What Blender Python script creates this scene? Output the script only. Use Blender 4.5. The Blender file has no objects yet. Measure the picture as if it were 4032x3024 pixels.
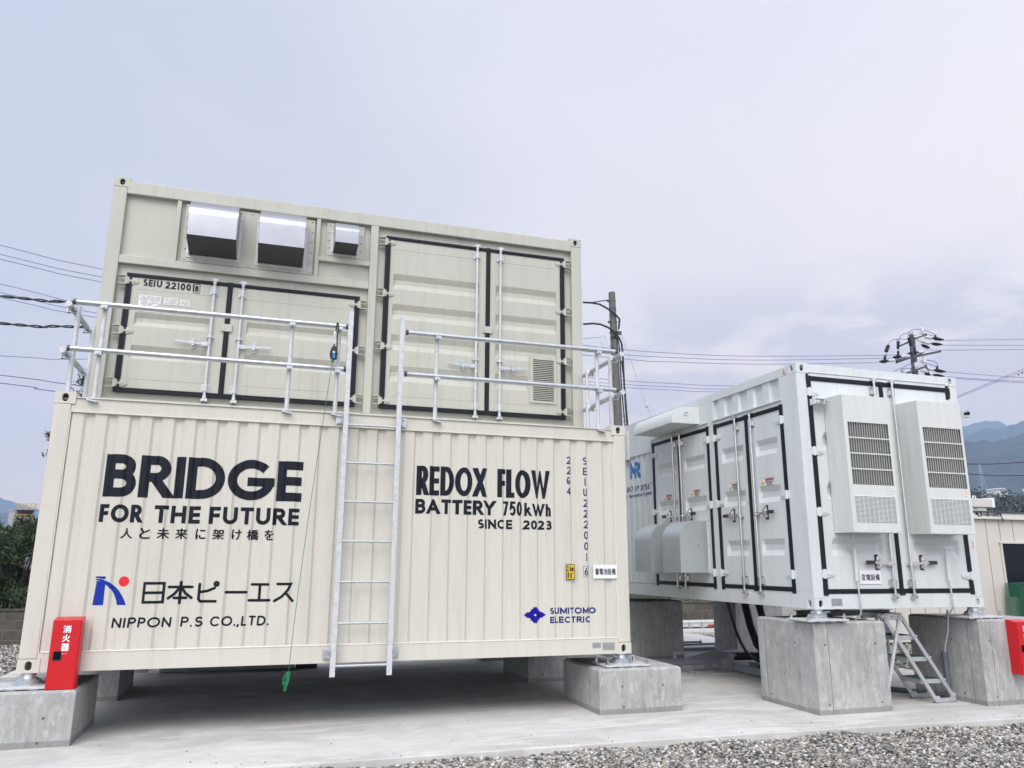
import bpy, bmesh, math, random
import numpy as np
from mathutils import Matrix, Vector, noise as mnoise
random.seed(7); rng = np.random.default_rng(11)
SC = bpy.context.scene; COL = SC.collection
# ---------------- camera ----------------
YAW, PITCH, ROLL = 0.3053, 0.2282, 0.0048
CAM = Vector((2.0235, -8.2942, 0.9833))
def cam_axes():
    cy, sy, cp, sp, cr, sr = math.cos(YAW), math.sin(YAW), math.cos(PITCH), math.sin(PITCH), math.cos(ROLL), math.sin(ROLL)
    f = Vector((sy*cp, cy*cp, sp)); r = Vector((cy, -sy, 0)); u = r.cross(f)
    return r*cr+u*sr, -r*sr+u*cr, f
ca, cb, cc = cam_axes()
cam = bpy.data.cameras.new('camera'); camo = bpy.data.objects.new('camera', cam); COL.objects.link(camo)
camo.matrix_world = Matrix(((ca.x, cb.x, -cc.x, CAM.x), (ca.y, cb.y, -cc.y, CAM.y), (ca.z, cb.z, -cc.z, CAM.z), (0, 0, 0, 1)))
cam.sensor_width = 36; cam.lens = 36*3035.18/4032; cam.clip_start = .05; cam.clip_end = 20000
SC.camera = camo
# ---------------- world: bright overcast ----------------
SUN_EL, SUN_AZ = math.radians(48), math.radians(208)   # azimuth clockwise from +Y: behind the camera
world = bpy.data.worlds.new('World'); SC.world = world; world.use_nodes = True
wt = world.node_tree; wn, wl = wt.nodes, wt.links; wn.clear()
out = wn.new('ShaderNodeOutputWorld'); bg = wn.new('ShaderNodeBackground'); bg.inputs[1].default_value = .1
wl.new(bg.outputs[0], out.inputs[0])
sky = wn.new('ShaderNodeTexSky'); sky.sky_type = 'NISHITA'; sky.sun_disc = False
sky.sun_elevation = SUN_EL; sky.sun_rotation = SUN_AZ
tc = wn.new('ShaderNodeTexCoord'); sep = wn.new('ShaderNodeSeparateXYZ'); wl.new(tc.outputs['Generated'], sep.inputs[0])
def wnoise(scale, detail, sc3, rough=.55, dist=0., loc=(0, 0, 0)):
    mp = wn.new('ShaderNodeMapping'); mp.inputs['Scale'].default_value = sc3; mp.inputs['Location'].default_value = loc
    wl.new(tc.outputs['Generated'], mp.inputs[0])
    n = wn.new('ShaderNodeTexNoise'); n.inputs['Scale'].default_value = scale; n.inputs['Detail'].default_value = detail
    n.inputs['Roughness'].default_value = rough; n.inputs['Distortion'].default_value = dist
    wl.new(mp.outputs[0], n.inputs['Vector']); return n.outputs['Fac']
def wramp(src, stops):
    r = wn.new('ShaderNodeValToRGB'); e = r.color_ramp.elements
    while len(e) < len(stops): e.new(.5)
    for k, (p, c) in enumerate(stops): e[k].position = p; e[k].color = c+(1,) if len(c) == 3 else c
    wl.new(src, r.inputs[0]); return r.outputs[0]
def wmix(f, a, b, mode='MIX'):
    m = wn.new('ShaderNodeMix'); m.data_type = 'RGBA'; m.blend_type = mode
    if isinstance(f, float): m.inputs[0].default_value = f
    else: wl.new(f, m.inputs[0])
    for s, k in ((a, 6), (b, 7)):
        if isinstance(s, tuple): m.inputs[k].default_value = s+(1,)
        else: wl.new(s, m.inputs[k])
    return m.outputs[2]
def wdot(v):
    d = wn.new('ShaderNodeVectorMath'); d.operation = 'DOT_PRODUCT'; wl.new(tc.outputs['Generated'], d.inputs[0]); d.inputs[1].default_value = v; return d.outputs['Value']
def wmath(op, a, b):
    m = wn.new('ShaderNodeMath'); m.operation = op
    for k, q in ((0, a), (1, b)):
        if isinstance(q, float): m.inputs[k].default_value = q
        else: wl.new(q, m.inputs[k])
    return m.outputs[0]
K = 7.3
kc = lambda *c: tuple(v*K for v in c)
# brighter towards the right, bluer towards the left, soft broad mottling
grad = wmath('ADD', wdot((math.sin(math.radians(75)), math.cos(math.radians(75)), 0)), wmath('MULTIPLY', wmath('SUBTRACT', wnoise(1.6, 4, (1, 1, 1.6), .5, .3, (3.1, 1.2, .4)), .5), .9))
base = wramp(grad, [(0., kc(.565, .605, .73)), (.5, kc(.79, .80, .88)), (.9, kc(.90, .90, .945))])
# soft grey cloud bank low on the right
cd0 = Vector((math.sin(math.radians(41))*math.cos(math.radians(15)), math.cos(math.radians(41))*math.cos(math.radians(15)), math.sin(math.radians(15))))
near = wramp(wdot(tuple(cd0)), [(.962, (0, 0, 0)), (.993, (1, 1, 1))])
lowc = wramp(wmath('ADD', wnoise(5.5, 8, (1, 1, 2.6), .6, .5, (1.7, 5.2, .9)), wmath('MULTIPLY', near, .17)), [(.52, (0, 0, 0)), (.64, (1, 1, 1))])
band = wramp(sep.outputs['Z'], [(.10, (.3, .3, .3)), (.20, (1, 1, 1)), (.29, (.8, .8, .8)), (.36, (0, 0, 0))])
c1 = wmix(wmath('MULTIPLY', wmath('MULTIPLY', lowc, band), .95), base, kc(.575, .575, .72))
horiz = wramp(sep.outputs['Z'], [(.0, (1, 1, 1)), (.10, (.45, .45, .45)), (.22, (0, 0, 0))])
c2 = wmix(wmath('MULTIPLY', horiz, .55), c1, kc(.98, .94, .95))
ahead = wramp(wdot((math.sin(math.radians(17)), math.cos(math.radians(17)), 0)), [(.1, (0, 0, 0)), (.6, (1, 1, 1))])
ring = wmix(ahead, wramp(sep.outputs['Z'], [(.0, (1.25, 1.22, 1.2)), (.3, (1.08, 1.07, 1.06))]), wramp(sep.outputs['Z'], [(.0, (3.1, 2.25, 1.36)), (.12, (2.62, 1.88, 1.22)), (.28, (1.54, 1.30, 1.04)), (.6, (1.14, 1.06, .98))]))
c2 = wmix(1., c2, ring, 'MULTIPLY')
c2 = wmix(.06, c2, sky.outputs[0])
glow = wramp(wdot((math.sin(SUN_AZ)*math.cos(SUN_EL), math.cos(SUN_AZ)*math.cos(SUN_EL), math.sin(SUN_EL))), [(.30, (1, 1, 1)), (1., (2.4, 2.35, 2.2))])
c3 = wmix(1., c2, glow, 'MULTIPLY')
wl.new(c3, bg.inputs[0])
sl = bpy.data.lights.new('sun', 'SUN'); sl.energy = 1.5; sl.angle = math.radians(40); sl.color = (1, .96, .89)
so = bpy.data.objects.new('sun', sl); COL.objects.link(so)
sd = Vector((math.sin(SUN_AZ)*math.cos(SUN_EL), math.cos(SUN_AZ)*math.cos(SUN_EL), math.sin(SUN_EL)))
so.rotation_euler = sd.to_track_quat('Z', 'Y').to_euler(); so.location = (2, -20, 25)
SC.view_settings.view_transform = 'Standard'; SC.view_settings.look = 'None'
SC.view_settings.exposure = 0.57; SC.view_settings.gamma = 1
SC.render.engine = 'CYCLES'
try:
    SC.cycles.use_denoising = True; SC.cycles.denoiser = 'OPENIMAGEDENOISE'
    SC.cycles.volume_bounces = 1; SC.cycles.max_bounces = 8; SC.cycles.diffuse_bounces = 4
except Exception: pass

# ---------------- materials ----------------
def mat(name, col, rough=.5, metal=0., var=.06, vscale=3., stretch=(1, 1, 1), bump=0., bscale=60., col2=None, dirt=0., spec=.5, rvar=.08):
    m = bpy.data.materials.new(name); m.use_nodes = True
    t = m.node_tree; n, l = t.nodes, t.links; b = n['Principled BSDF']
    b.inputs['Roughness'].default_value = rough; b.inputs['Metallic'].default_value = metal
    b.inputs['Specular IOR Level'].default_value = spec
    tcn = n.new('ShaderNodeTexCoord'); mp = n.new('ShaderNodeMapping'); mp.inputs['Scale'].default_value = stretch
    l.new(tcn.outputs['Object'], mp.inputs[0])
    nz = n.new('ShaderNodeTexNoise'); nz.inputs['Scale'].default_value = vscale; nz.inputs['Detail'].default_value = 6; nz.inputs['Roughness'].default_value = .62
    l.new(mp.outputs[0], nz.inputs['Vector'])
    r = n.new('ShaderNodeValToRGB'); c = Vector(col); d = Vector(col2) if col2 else c*(1-2*var)
    r.color_ramp.elements[0].position = .32; r.color_ramp.elements[0].color = (*d, 1)
    r.color_ramp.elements[1].position = .68; r.color_ramp.elements[1].color = (*c, 1)
    l.new(nz.outputs['Fac'], r.inputs[0]); src = r.outputs[0]
    if dirt:
        n2 = n.new('ShaderNodeTexNoise'); n2.inputs['Scale'].default_value = 9; n2.inputs['Detail'].default_value = 8
        mp2 = n.new('ShaderNodeMapping'); mp2.inputs['Scale'].default_value = (1.6, 1.6, .12); l.new(tcn.outputs['Object'], mp2.inputs[0]); l.new(mp2.outputs[0], n2.inputs['Vector'])
        r2 = n.new('ShaderNodeValToRGB'); r2.color_ramp.elements[0].position = .5; r2.color_ramp.elements[1].position = .8
        r2.color_ramp.elements[0].color = (0, 0, 0, 1); r2.color_ramp.elements[1].color = (dirt, dirt, dirt, 1); l.new(n2.outputs['Fac'], r2.inputs[0])
        mx = n.new('ShaderNodeMix'); mx.data_type = 'RGBA'; l.new(r2.outputs[0], mx.inputs[0]); l.new(src, mx.inputs[6]); mx.inputs[7].default_value = (col[0]*.5, col[1]*.48, col[2]*.44, 1)
        src = mx.outputs[2]
    l.new(src, b.inputs['Base Color'])
    rr = n.new('ShaderNodeMapRange'); rr.inputs[3].default_value = max(.02, rough-rvar); rr.inputs[4].default_value = min(1, rough+rvar)
    l.new(nz.outputs['Fac'], rr.inputs[0]); l.new(rr.outputs[0], b.inputs['Roughness'])
    if bump:
        nb = n.new('ShaderNodeTexNoise'); nb.inputs['Scale'].default_value = bscale; nb.inputs['Detail'].default_value = 5
        l.new(tcn.outputs['Object'], nb.inputs['Vector']); bp = n.new('ShaderNodeBump'); bp.inputs['Strength'].default_value = bump; bp.inputs['Distance'].default_value = .01
        l.new(nb.outputs['Fac'], bp.inputs['Height']); l.new(bp.outputs[0], b.inputs['Normal'])
    return m
def galv(name, c=(.62, .65, .68), rough=.38, metal=.75):
    m = mat(name, c, rough, metal, .1, 14, bump=.06, bscale=40)
    t = m.node_tree; n, l = t.nodes, t.links; b = n['Principled BSDF']
    v = n.new('ShaderNodeTexVoronoi'); v.inputs['Scale'].default_value = 60
    tcn = n.new('ShaderNodeTexCoord'); l.new(tcn.outputs['Object'], v.inputs['Vector'])
    s = n.new('ShaderNodeSeparateColor'); l.new(v.outputs['Color'], s.inputs[0])
    mr = n.new('ShaderNodeMapRange'); mr.inputs[3].default_value = .90; mr.inputs[4].default_value = 1.03; l.new(s.outputs[0], mr.inputs[0])
    mx = n.new('ShaderNodeMix'); mx.data_type = 'RGBA'; mx.blend_type = 'MULTIPLY'; mx.inputs[0].default_value = 1
    old = b.inputs['Base Color'].links[0].from_socket; l.new(old, mx.inputs[6]); l.new(mr.outputs[0], mx.inputs[7]); l.new(mx.outputs[2], b.inputs['Base Color'])
    return m
def concrete(name, light, dark, streak=True, stain=.5, spots=True):
    m = bpy.data.materials.new(name); m.use_nodes = True
    t = m.node_tree; n, l = t.nodes, t.links; b = n['Principled BSDF']; b.inputs['Roughness'].default_value = .85; b.inputs['Specular IOR Level'].default_value = .25
    g = n.new('ShaderNodeNewGeometry')
    def nz(scale, detail, sc3, rough=.6, dist=0.):
        mp = n.new('ShaderNodeMapping'); mp.inputs['Scale'].default_value = sc3; l.new(g.outputs['Position'], mp.inputs[0])
        q = n.new('ShaderNodeTexNoise'); q.inputs['Scale'].default_value = scale; q.inputs['Detail'].default_value = detail; q.inputs['Roughness'].default_value = rough; q.inputs['Distortion'].default_value = dist
        l.new(mp.outputs[0], q.inputs['Vector']); return q.outputs['Fac']
    def ramp(s, a, b_, ca_=(0, 0, 0), cb_=(1, 1, 1)):
        r = n.new('ShaderNodeValToRGB'); e = r.color_ramp.elements; e[0].position = a; e[1].position = b_; e[0].color = (*ca_, 1); e[1].color = (*cb_, 1); l.new(s, r.inputs[0]); return r.outputs[0]
    def mix(f, a, b_, mode='MIX', k=1.):
        x = n.new('ShaderNodeMix'); x.data_type = 'RGBA'; x.blend_type = mode
        if k != 1.:
            mu = n.new('ShaderNodeMath'); mu.operation = 'MULTIPLY'; l.new(f, mu.inputs[0]); mu.inputs[1].default_value = k; f = mu.outputs[0]
        if isinstance(f, float): x.inputs[0].default_value = f
        else: l.new(f, x.inputs[0])
        for s, i in ((a, 6), (b_, 7)):
            if isinstance(s, tuple): x.inputs[i].default_value = (*s, 1)
            else: l.new(s, x.inputs[i])
        return x.outputs[2]
    c = ramp(nz(2.2, 8, (1, 1, 1), .65, .4), .3, .7, dark, light)
    if streak:
        c = mix(ramp(nz(7, 7, (1.6, 1.6, .22), .7), .45, .72), c, (dark[0]*.72, dark[1]*.72, dark[2]*.7), k=stain)
        c = mix(ramp(nz(16, 6, (1, 1, .4), .7, .6), .5, .64), c, (min(1, light[0]*1.22), min(1, light[1]*1.22), min(1, light[2]*1.22)), k=.55)
    else:
        c = mix(ramp(nz(.55, 3, (1, 1.6, 1), .5, .8), .50, .56), c, (dark[0]*.86, dark[1]*.85, dark[2]*.83), k=stain)
        c = mix(ramp(nz(1.3, 6, (.6, 2.2, 1), .7, 1.2), .52, .6), c, (min(1, light[0]*1.12), min(1, light[1]*1.12), min(1, light[2]*1.12)), k=.6)
        c = mix(ramp(nz(.9, 5, (1, 1, 1), .7, .5), .56, .75), c, (light[0]*.78, light[1]*.76, light[2]*.68), k=.5)
    fine = nz(90, 4, (1, 1, 1), .7)
    c = mix(.25, c, ramp(fine, .2, .8, (.55, .55, .55), (1, 1, 1)), 'MULTIPLY')
    if spots:
        v = n.new('ShaderNodeTexVoronoi'); v.inputs['Scale'].default_value = 26 if streak else 4.5; l.new(g.outputs['Position'], v.inputs['Vector'])
        sp = n.new('ShaderNodeMath'); sp.operation = 'LESS_THAN'; sp.inputs[1].default_value = .10 if streak else .035; l.new(v.outputs['Distance'], sp.inputs[0])
        c = mix(sp.outputs[0], c, (.16, .15, .14), k=.55)
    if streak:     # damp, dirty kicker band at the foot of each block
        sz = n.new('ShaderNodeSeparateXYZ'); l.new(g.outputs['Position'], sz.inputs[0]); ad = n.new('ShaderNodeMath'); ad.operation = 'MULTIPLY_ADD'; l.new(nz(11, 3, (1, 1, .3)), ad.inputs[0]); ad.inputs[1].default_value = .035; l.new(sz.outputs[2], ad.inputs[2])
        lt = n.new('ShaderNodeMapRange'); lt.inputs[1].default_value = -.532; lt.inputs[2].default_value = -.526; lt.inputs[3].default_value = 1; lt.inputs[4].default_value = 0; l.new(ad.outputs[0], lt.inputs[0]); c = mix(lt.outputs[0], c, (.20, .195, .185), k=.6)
    l.new(c, b.inputs['Base Color'])
    bp = n.new('ShaderNodeBump'); bp.inputs['Strength'].default_value = .35; bp.inputs['Distance'].default_value = .006
    hs = n.new('ShaderNodeMath'); hs.operation = 'ADD'; l.new(fine, hs.inputs[0]); l.new(nz(14, 5, (1, 1, 1)), hs.inputs[1]); l.new(hs.outputs[0], bp.inputs['Height']); l.new(bp.outputs[0], b.inputs['Normal'])
    return m
M = dict(
    cream=mat('cream_paint', (.635, .607, .532), .42, 0, .028, 1.6, (1, 1, .35), bump=.12, bscale=2.6, dirt=.20),
    beige=mat('beige_paint', (.505, .50, .432), .42, 0, .028, 1.7, (1, 1, .5), bump=.12, bscale=2.6, dirt=.26),
    white=mat('white_blue_paint', (.67, .70, .695), .38, 0, .028, 1.6, (1, 1, .4), bump=.10, bscale=2.6, dirt=.20),
    acgrey=mat('ac_grey_paint', (.69, .71, .685), .55, 0, .05, 8, (2, 2, .15), bump=.05, bscale=180, dirt=.14),
    rubber=mat('black_rubber', (.012, .014, .020), .5, 0, .15, 20, spec=.25),
    under=mat('underside_paint', (.04, .04, .04), .8, 0, .2, 3),
    dark=mat('dark_inside', (.02, .02, .022), .8),
    black=mat('black_lettering', (.008, .010, .018), .35, 0, .05, 5, spec=.22),
    navy=mat('navy_lettering', (.018, .03, .17), .4, 0, .03, 5, spec=.2),
    blue=mat('blue_logo', (.008, .035, .33), .4, 0, .03, 5, spec=.2),
    deepblue=mat('deep_blue_logo', (.008, .006, .27), .4, 0, .03, 5, spec=.2),
    skyblue=mat('sky_blue_logo', (.035, .17, .46), .3, 0, .03, 5),
    sealant=mat('sealant_white', (.76, .74, .69), .4, 0, .03, 12),
    red=mat('red_enamel', (.60, .008, .014), .33, 0, .05, 3, bump=.02, bscale=30),
    reddot=mat('red_dot_vinyl', (.75, .012, .02), .35, 0, .02, 5),
    signwhite=mat('sign_white', (.83, .83, .84), .35, 0, .01, 5),
    paper=mat('paper_label', (.80, .79, .78), .5, 0, .03, 15),
    printgrey=mat('print_grey', (.28, .28, .30), .6),
    plate=mat('aluminium_nameplate', (.40, .40, .41), .45, .3, .06, 20),
    yellow=mat('yellow_label', (.75, .50, .02), .4, 0, .02, 9),
    orange=mat('orange_label', (.50, .12, .06), .45, 0, .03, 9),
    galv=galv('galvanised_steel'),
    galvl=galv('bright_galvanised', (.68, .69, .70), .5, .2),
    hoodsheet=mat('hood_sheet', (.52, .55, .555), .34, .45, .04, 3, bump=.05, bscale=3),
    steel=mat('stainless_steel', (.70, .69, .68), .22, .95, .08, 16),
    mirror=mat('polished_stainless', (.41, .41, .43), .30, .95, .04, 6, bump=.02, bscale=5),
    grip=mat('dark_grip', (.035, .035, .038), .6),
    mesh=mat('hood_mesh', (.11, .11, .112), .6, .3, .3, 160),
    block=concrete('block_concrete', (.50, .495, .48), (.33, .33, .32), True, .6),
    slab=concrete('slab_concrete', (.67, .655, .625), (.54, .53, .505), False, .55),
    joint=mat('form_joint', (.14, .135, .13), .9),
    alu=mat('aluminium', (.62, .63, .64), .38, .6, .05, 14),
    tread=mat('green_tread', (.03, .10, .085), .75, 0, .1, 40),
    pvc=mat('grey_pvc', (.115, .135, .165), .45, 0, .05, 8),
    hose=mat('pale_hose', (.55, .58, .58), .45, 0, .04, 8),
    tray=mat('cable_tray', (.27, .295, .33), .5, .25, .08, 10),
    traylight=mat('pale_tray', (.62, .63, .64), .5, .1, .05, 8),
    corr=mat('black_conduit', (.012, .012, .014), .5),
    rope=mat('green_rope', (.015, .21, .085), .7, 0, .12, 60),
    bluep=mat('blue_plastic', (.03, .22, .62), .4),
    beigewall=mat('prefab_beige', (.63, .585, .52), .6, 0, .02, 2, bump=.05, bscale=120),
    prefabtrim=mat('prefab_trim', (.62, .60, .55), .45, 0, .03, 3),
    glassdark=mat('dark_window', (.006, .008, .014), .12, 0, .02, 5, spec=.12),
    pole=mat('pole_concrete', (.17, .16, .145), .9, 0, .2, 9, (3, 3, .4), bump=.2, bscale=40),
    wire=mat('wire_dark', (.018, .018, .022), .5),
    wireblue=mat('wire_sheath', (.16, .14, .36), .5),
    porcelain=mat('porcelain', (.72, .72, .70), .2),
    armsteel=mat('crossarm_steel', (.10, .11, .125), .5, .4, .15, 9),
    rustbrown=mat('rusty_brown', (.10, .05, .042), .8, 0, .3, 3),
    railyellow=mat('yellow_rail', (.62, .45, .10), .6),
    bark=mat('bark', (.09, .07, .05), .9, 0, .2, 12, (3, 3, .5), bump=.3, bscale=30),
)
M['netting'] = mat('green_netting', (.02, .13, .075), .8, 0, .25, 30)
def leafmat(name, a, b_):
    m = bpy.data.materials.new(name); m.use_nodes = True; t = m.node_tree; n, l = t.nodes, t.links; p = n['Principled BSDF']
    g = n.new('ShaderNodeNewGeometry'); r = n.new('ShaderNodeValToRGB'); r.color_ramp.elements[0].color = (*a, 1); r.color_ramp.elements[1].color = (*b_, 1)
    l.new(g.outputs['Random Per Island'], r.inputs[0]); l.new(r.outputs[0], p.inputs['Base Color']); p.inputs['Roughness'].default_value = .45
    return m
M['leaf'] = leafmat('oleander_leaf', (.022, .04, .018), (.075, .11, .045))
M['leaf2'] = leafmat('tree_leaf', (.03, .05, .015), (.09, .12, .035))
M['leaf3'] = leafmat('far_leaf', (.018, .025, .016), (.05, .055, .035))
M['dry'] = leafmat('dry_stem', (.12, .08, .05), (.28, .22, .12))
def stonemat():
    m = bpy.data.materials.new('gravel_stone'); m.use_nodes = True; t = m.node_tree; n, l = t.nodes, t.links; p = n['Principled BSDF']
    g = n.new('ShaderNodeNewGeometry'); r = n.new('ShaderNodeValToRGB'); e = r.color_ramp.elements
    stops = [(0, (.07, .068, .066)), (.25, (.16, .153, .145)), (.5, (.32, .30, .27)), (.7, (.42, .36, .29)), (.85, (.50, .48, .455)), (1, (.70, .69, .665))]
    while len(e) < len(stops): e.new(.5)
    for k, (q, c) in enumerate(stops): e[k].position = q; e[k].color = (*c, 1)
    l.new(g.outputs['Random Per Island'], r.inputs[0])
    nz = n.new('ShaderNodeTexNoise'); nz.inputs['Scale'].default_value = 60; nz.inputs['Detail'].default_value = 3; l.new(g.outputs['Position'], nz.inputs['Vector'])
    mr = n.new('ShaderNodeMapRange'); mr.inputs[3].default_value = .65; mr.inputs[4].default_value = 1.25; l.new(nz.outputs['Fac'], mr.inputs[0])
    x = n.new('ShaderNodeMix'); x.data_type = 'RGBA'; x.blend_type = 'MULTIPLY'; x.inputs[0].default_value = 1; l.new(r.outputs[0], x.inputs[6]); l.new(mr.outputs[0], x.inputs[7])
    l.new(x.outputs[2], p.inputs['Base Color']); p.inputs['Roughness'].default_value = .85
    return m
M['stone'] = stonemat()
def groundmat():
    m = bpy.data.materials.new('gravel_ground'); m.use_nodes = True; t = m.node_tree; n, l = t.nodes, t.links; p = n['Principled BSDF']
    g = n.new('ShaderNodeNewGeometry'); v = n.new('ShaderNodeTexVoronoi'); v.inputs['Scale'].default_value = 34; l.new(g.outputs['Position'], v.inputs['Vector'])
    s = n.new('ShaderNodeSeparateColor'); l.new(v.outputs['Color'], s.inputs[0])
    r = n.new('ShaderNodeValToRGB'); e = r.color_ramp.elements
    stops = [(0, (.09, .085, .08)), (.4, (.22, .205, .185)), (.75, (.34, .31, .27)), (1, (.55, .54, .5))]
    while len(e) < len(stops): e.new(.5)
    for k, (q, c) in enumerate(stops): e[k].position = q; e[k].color = (*c, 1)
    l.new(s.outputs[0], r.inputs[0])
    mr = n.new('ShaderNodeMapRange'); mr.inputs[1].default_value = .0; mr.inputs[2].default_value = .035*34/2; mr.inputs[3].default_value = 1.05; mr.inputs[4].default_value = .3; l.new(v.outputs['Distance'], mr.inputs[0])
    x = n.new('ShaderNodeMix'); x.data_type = 'RGBA'; x.blend_type = 'MULTIPLY'; x.inputs[0].default_value = 1; l.new(r.outputs[0], x.inputs[6]); l.new(mr.outputs[0], x.inputs[7])
    l.new(x.outputs[2], p.inputs['Base Color']); p.inputs['Roughness'].default_value = .9
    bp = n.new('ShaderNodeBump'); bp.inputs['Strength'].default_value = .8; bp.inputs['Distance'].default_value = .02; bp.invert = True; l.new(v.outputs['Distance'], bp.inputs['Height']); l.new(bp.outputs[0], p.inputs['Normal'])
    return m
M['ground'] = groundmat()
def brickmat():
    m = bpy.data.materials.new('block_masonry'); m.use_nodes = True; t = m.node_tree; n, l = t.nodes, t.links; p = n['Principled BSDF']
    g = n.new('ShaderNodeNewGeometry'); sp = n.new('ShaderNodeSeparateXYZ'); l.new(g.outputs['Position'], sp.inputs[0]); cb_ = n.new('ShaderNodeCombineXYZ'); l.new(sp.outputs[0], cb_.inputs[0]); l.new(sp.outputs[2], cb_.inputs[1])
    b = n.new('ShaderNodeTexBrick'); b.offset = .5; b.inputs['Scale'].default_value = 1; b.inputs['Brick Width'].default_value = .4; b.inputs['Row Height'].default_value = .19; b.inputs['Mortar Size'].default_value = .006
    b.inputs['Color1'].default_value = (.08, .072, .06, 1); b.inputs['Color2'].default_value = (.115, .103, .088, 1); b.inputs['Mortar'].default_value = (.16, .145, .12, 1)
    l.new(cb_.outputs[0], b.inputs['Vector'])
    nz = n.new('ShaderNodeTexNoise'); nz.inputs['Scale'].default_value = 5; nz.inputs['Detail'].default_value = 7; l.new(g.outputs['Position'], nz.inputs['Vector'])
    mr = n.new('ShaderNodeMapRange'); mr.inputs[3].default_value = .5; mr.inputs[4].default_value = 1.4; l.new(nz.outputs['Fac'], mr.inputs[0])
    x = n.new('ShaderNodeMix'); x.data_type = 'RGBA'; x.blend_type = 'MULTIPLY'; x.inputs[0].default_value = 1; l.new(b.outputs[0], x.inputs[6]); l.new(mr.outputs[0], x.inputs[7])
    l.new(x.outputs[2], p.inputs['Base Color']); p.inputs['Roughness'].default_value = .95
    return m
M['masonry'] = brickmat()

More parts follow.
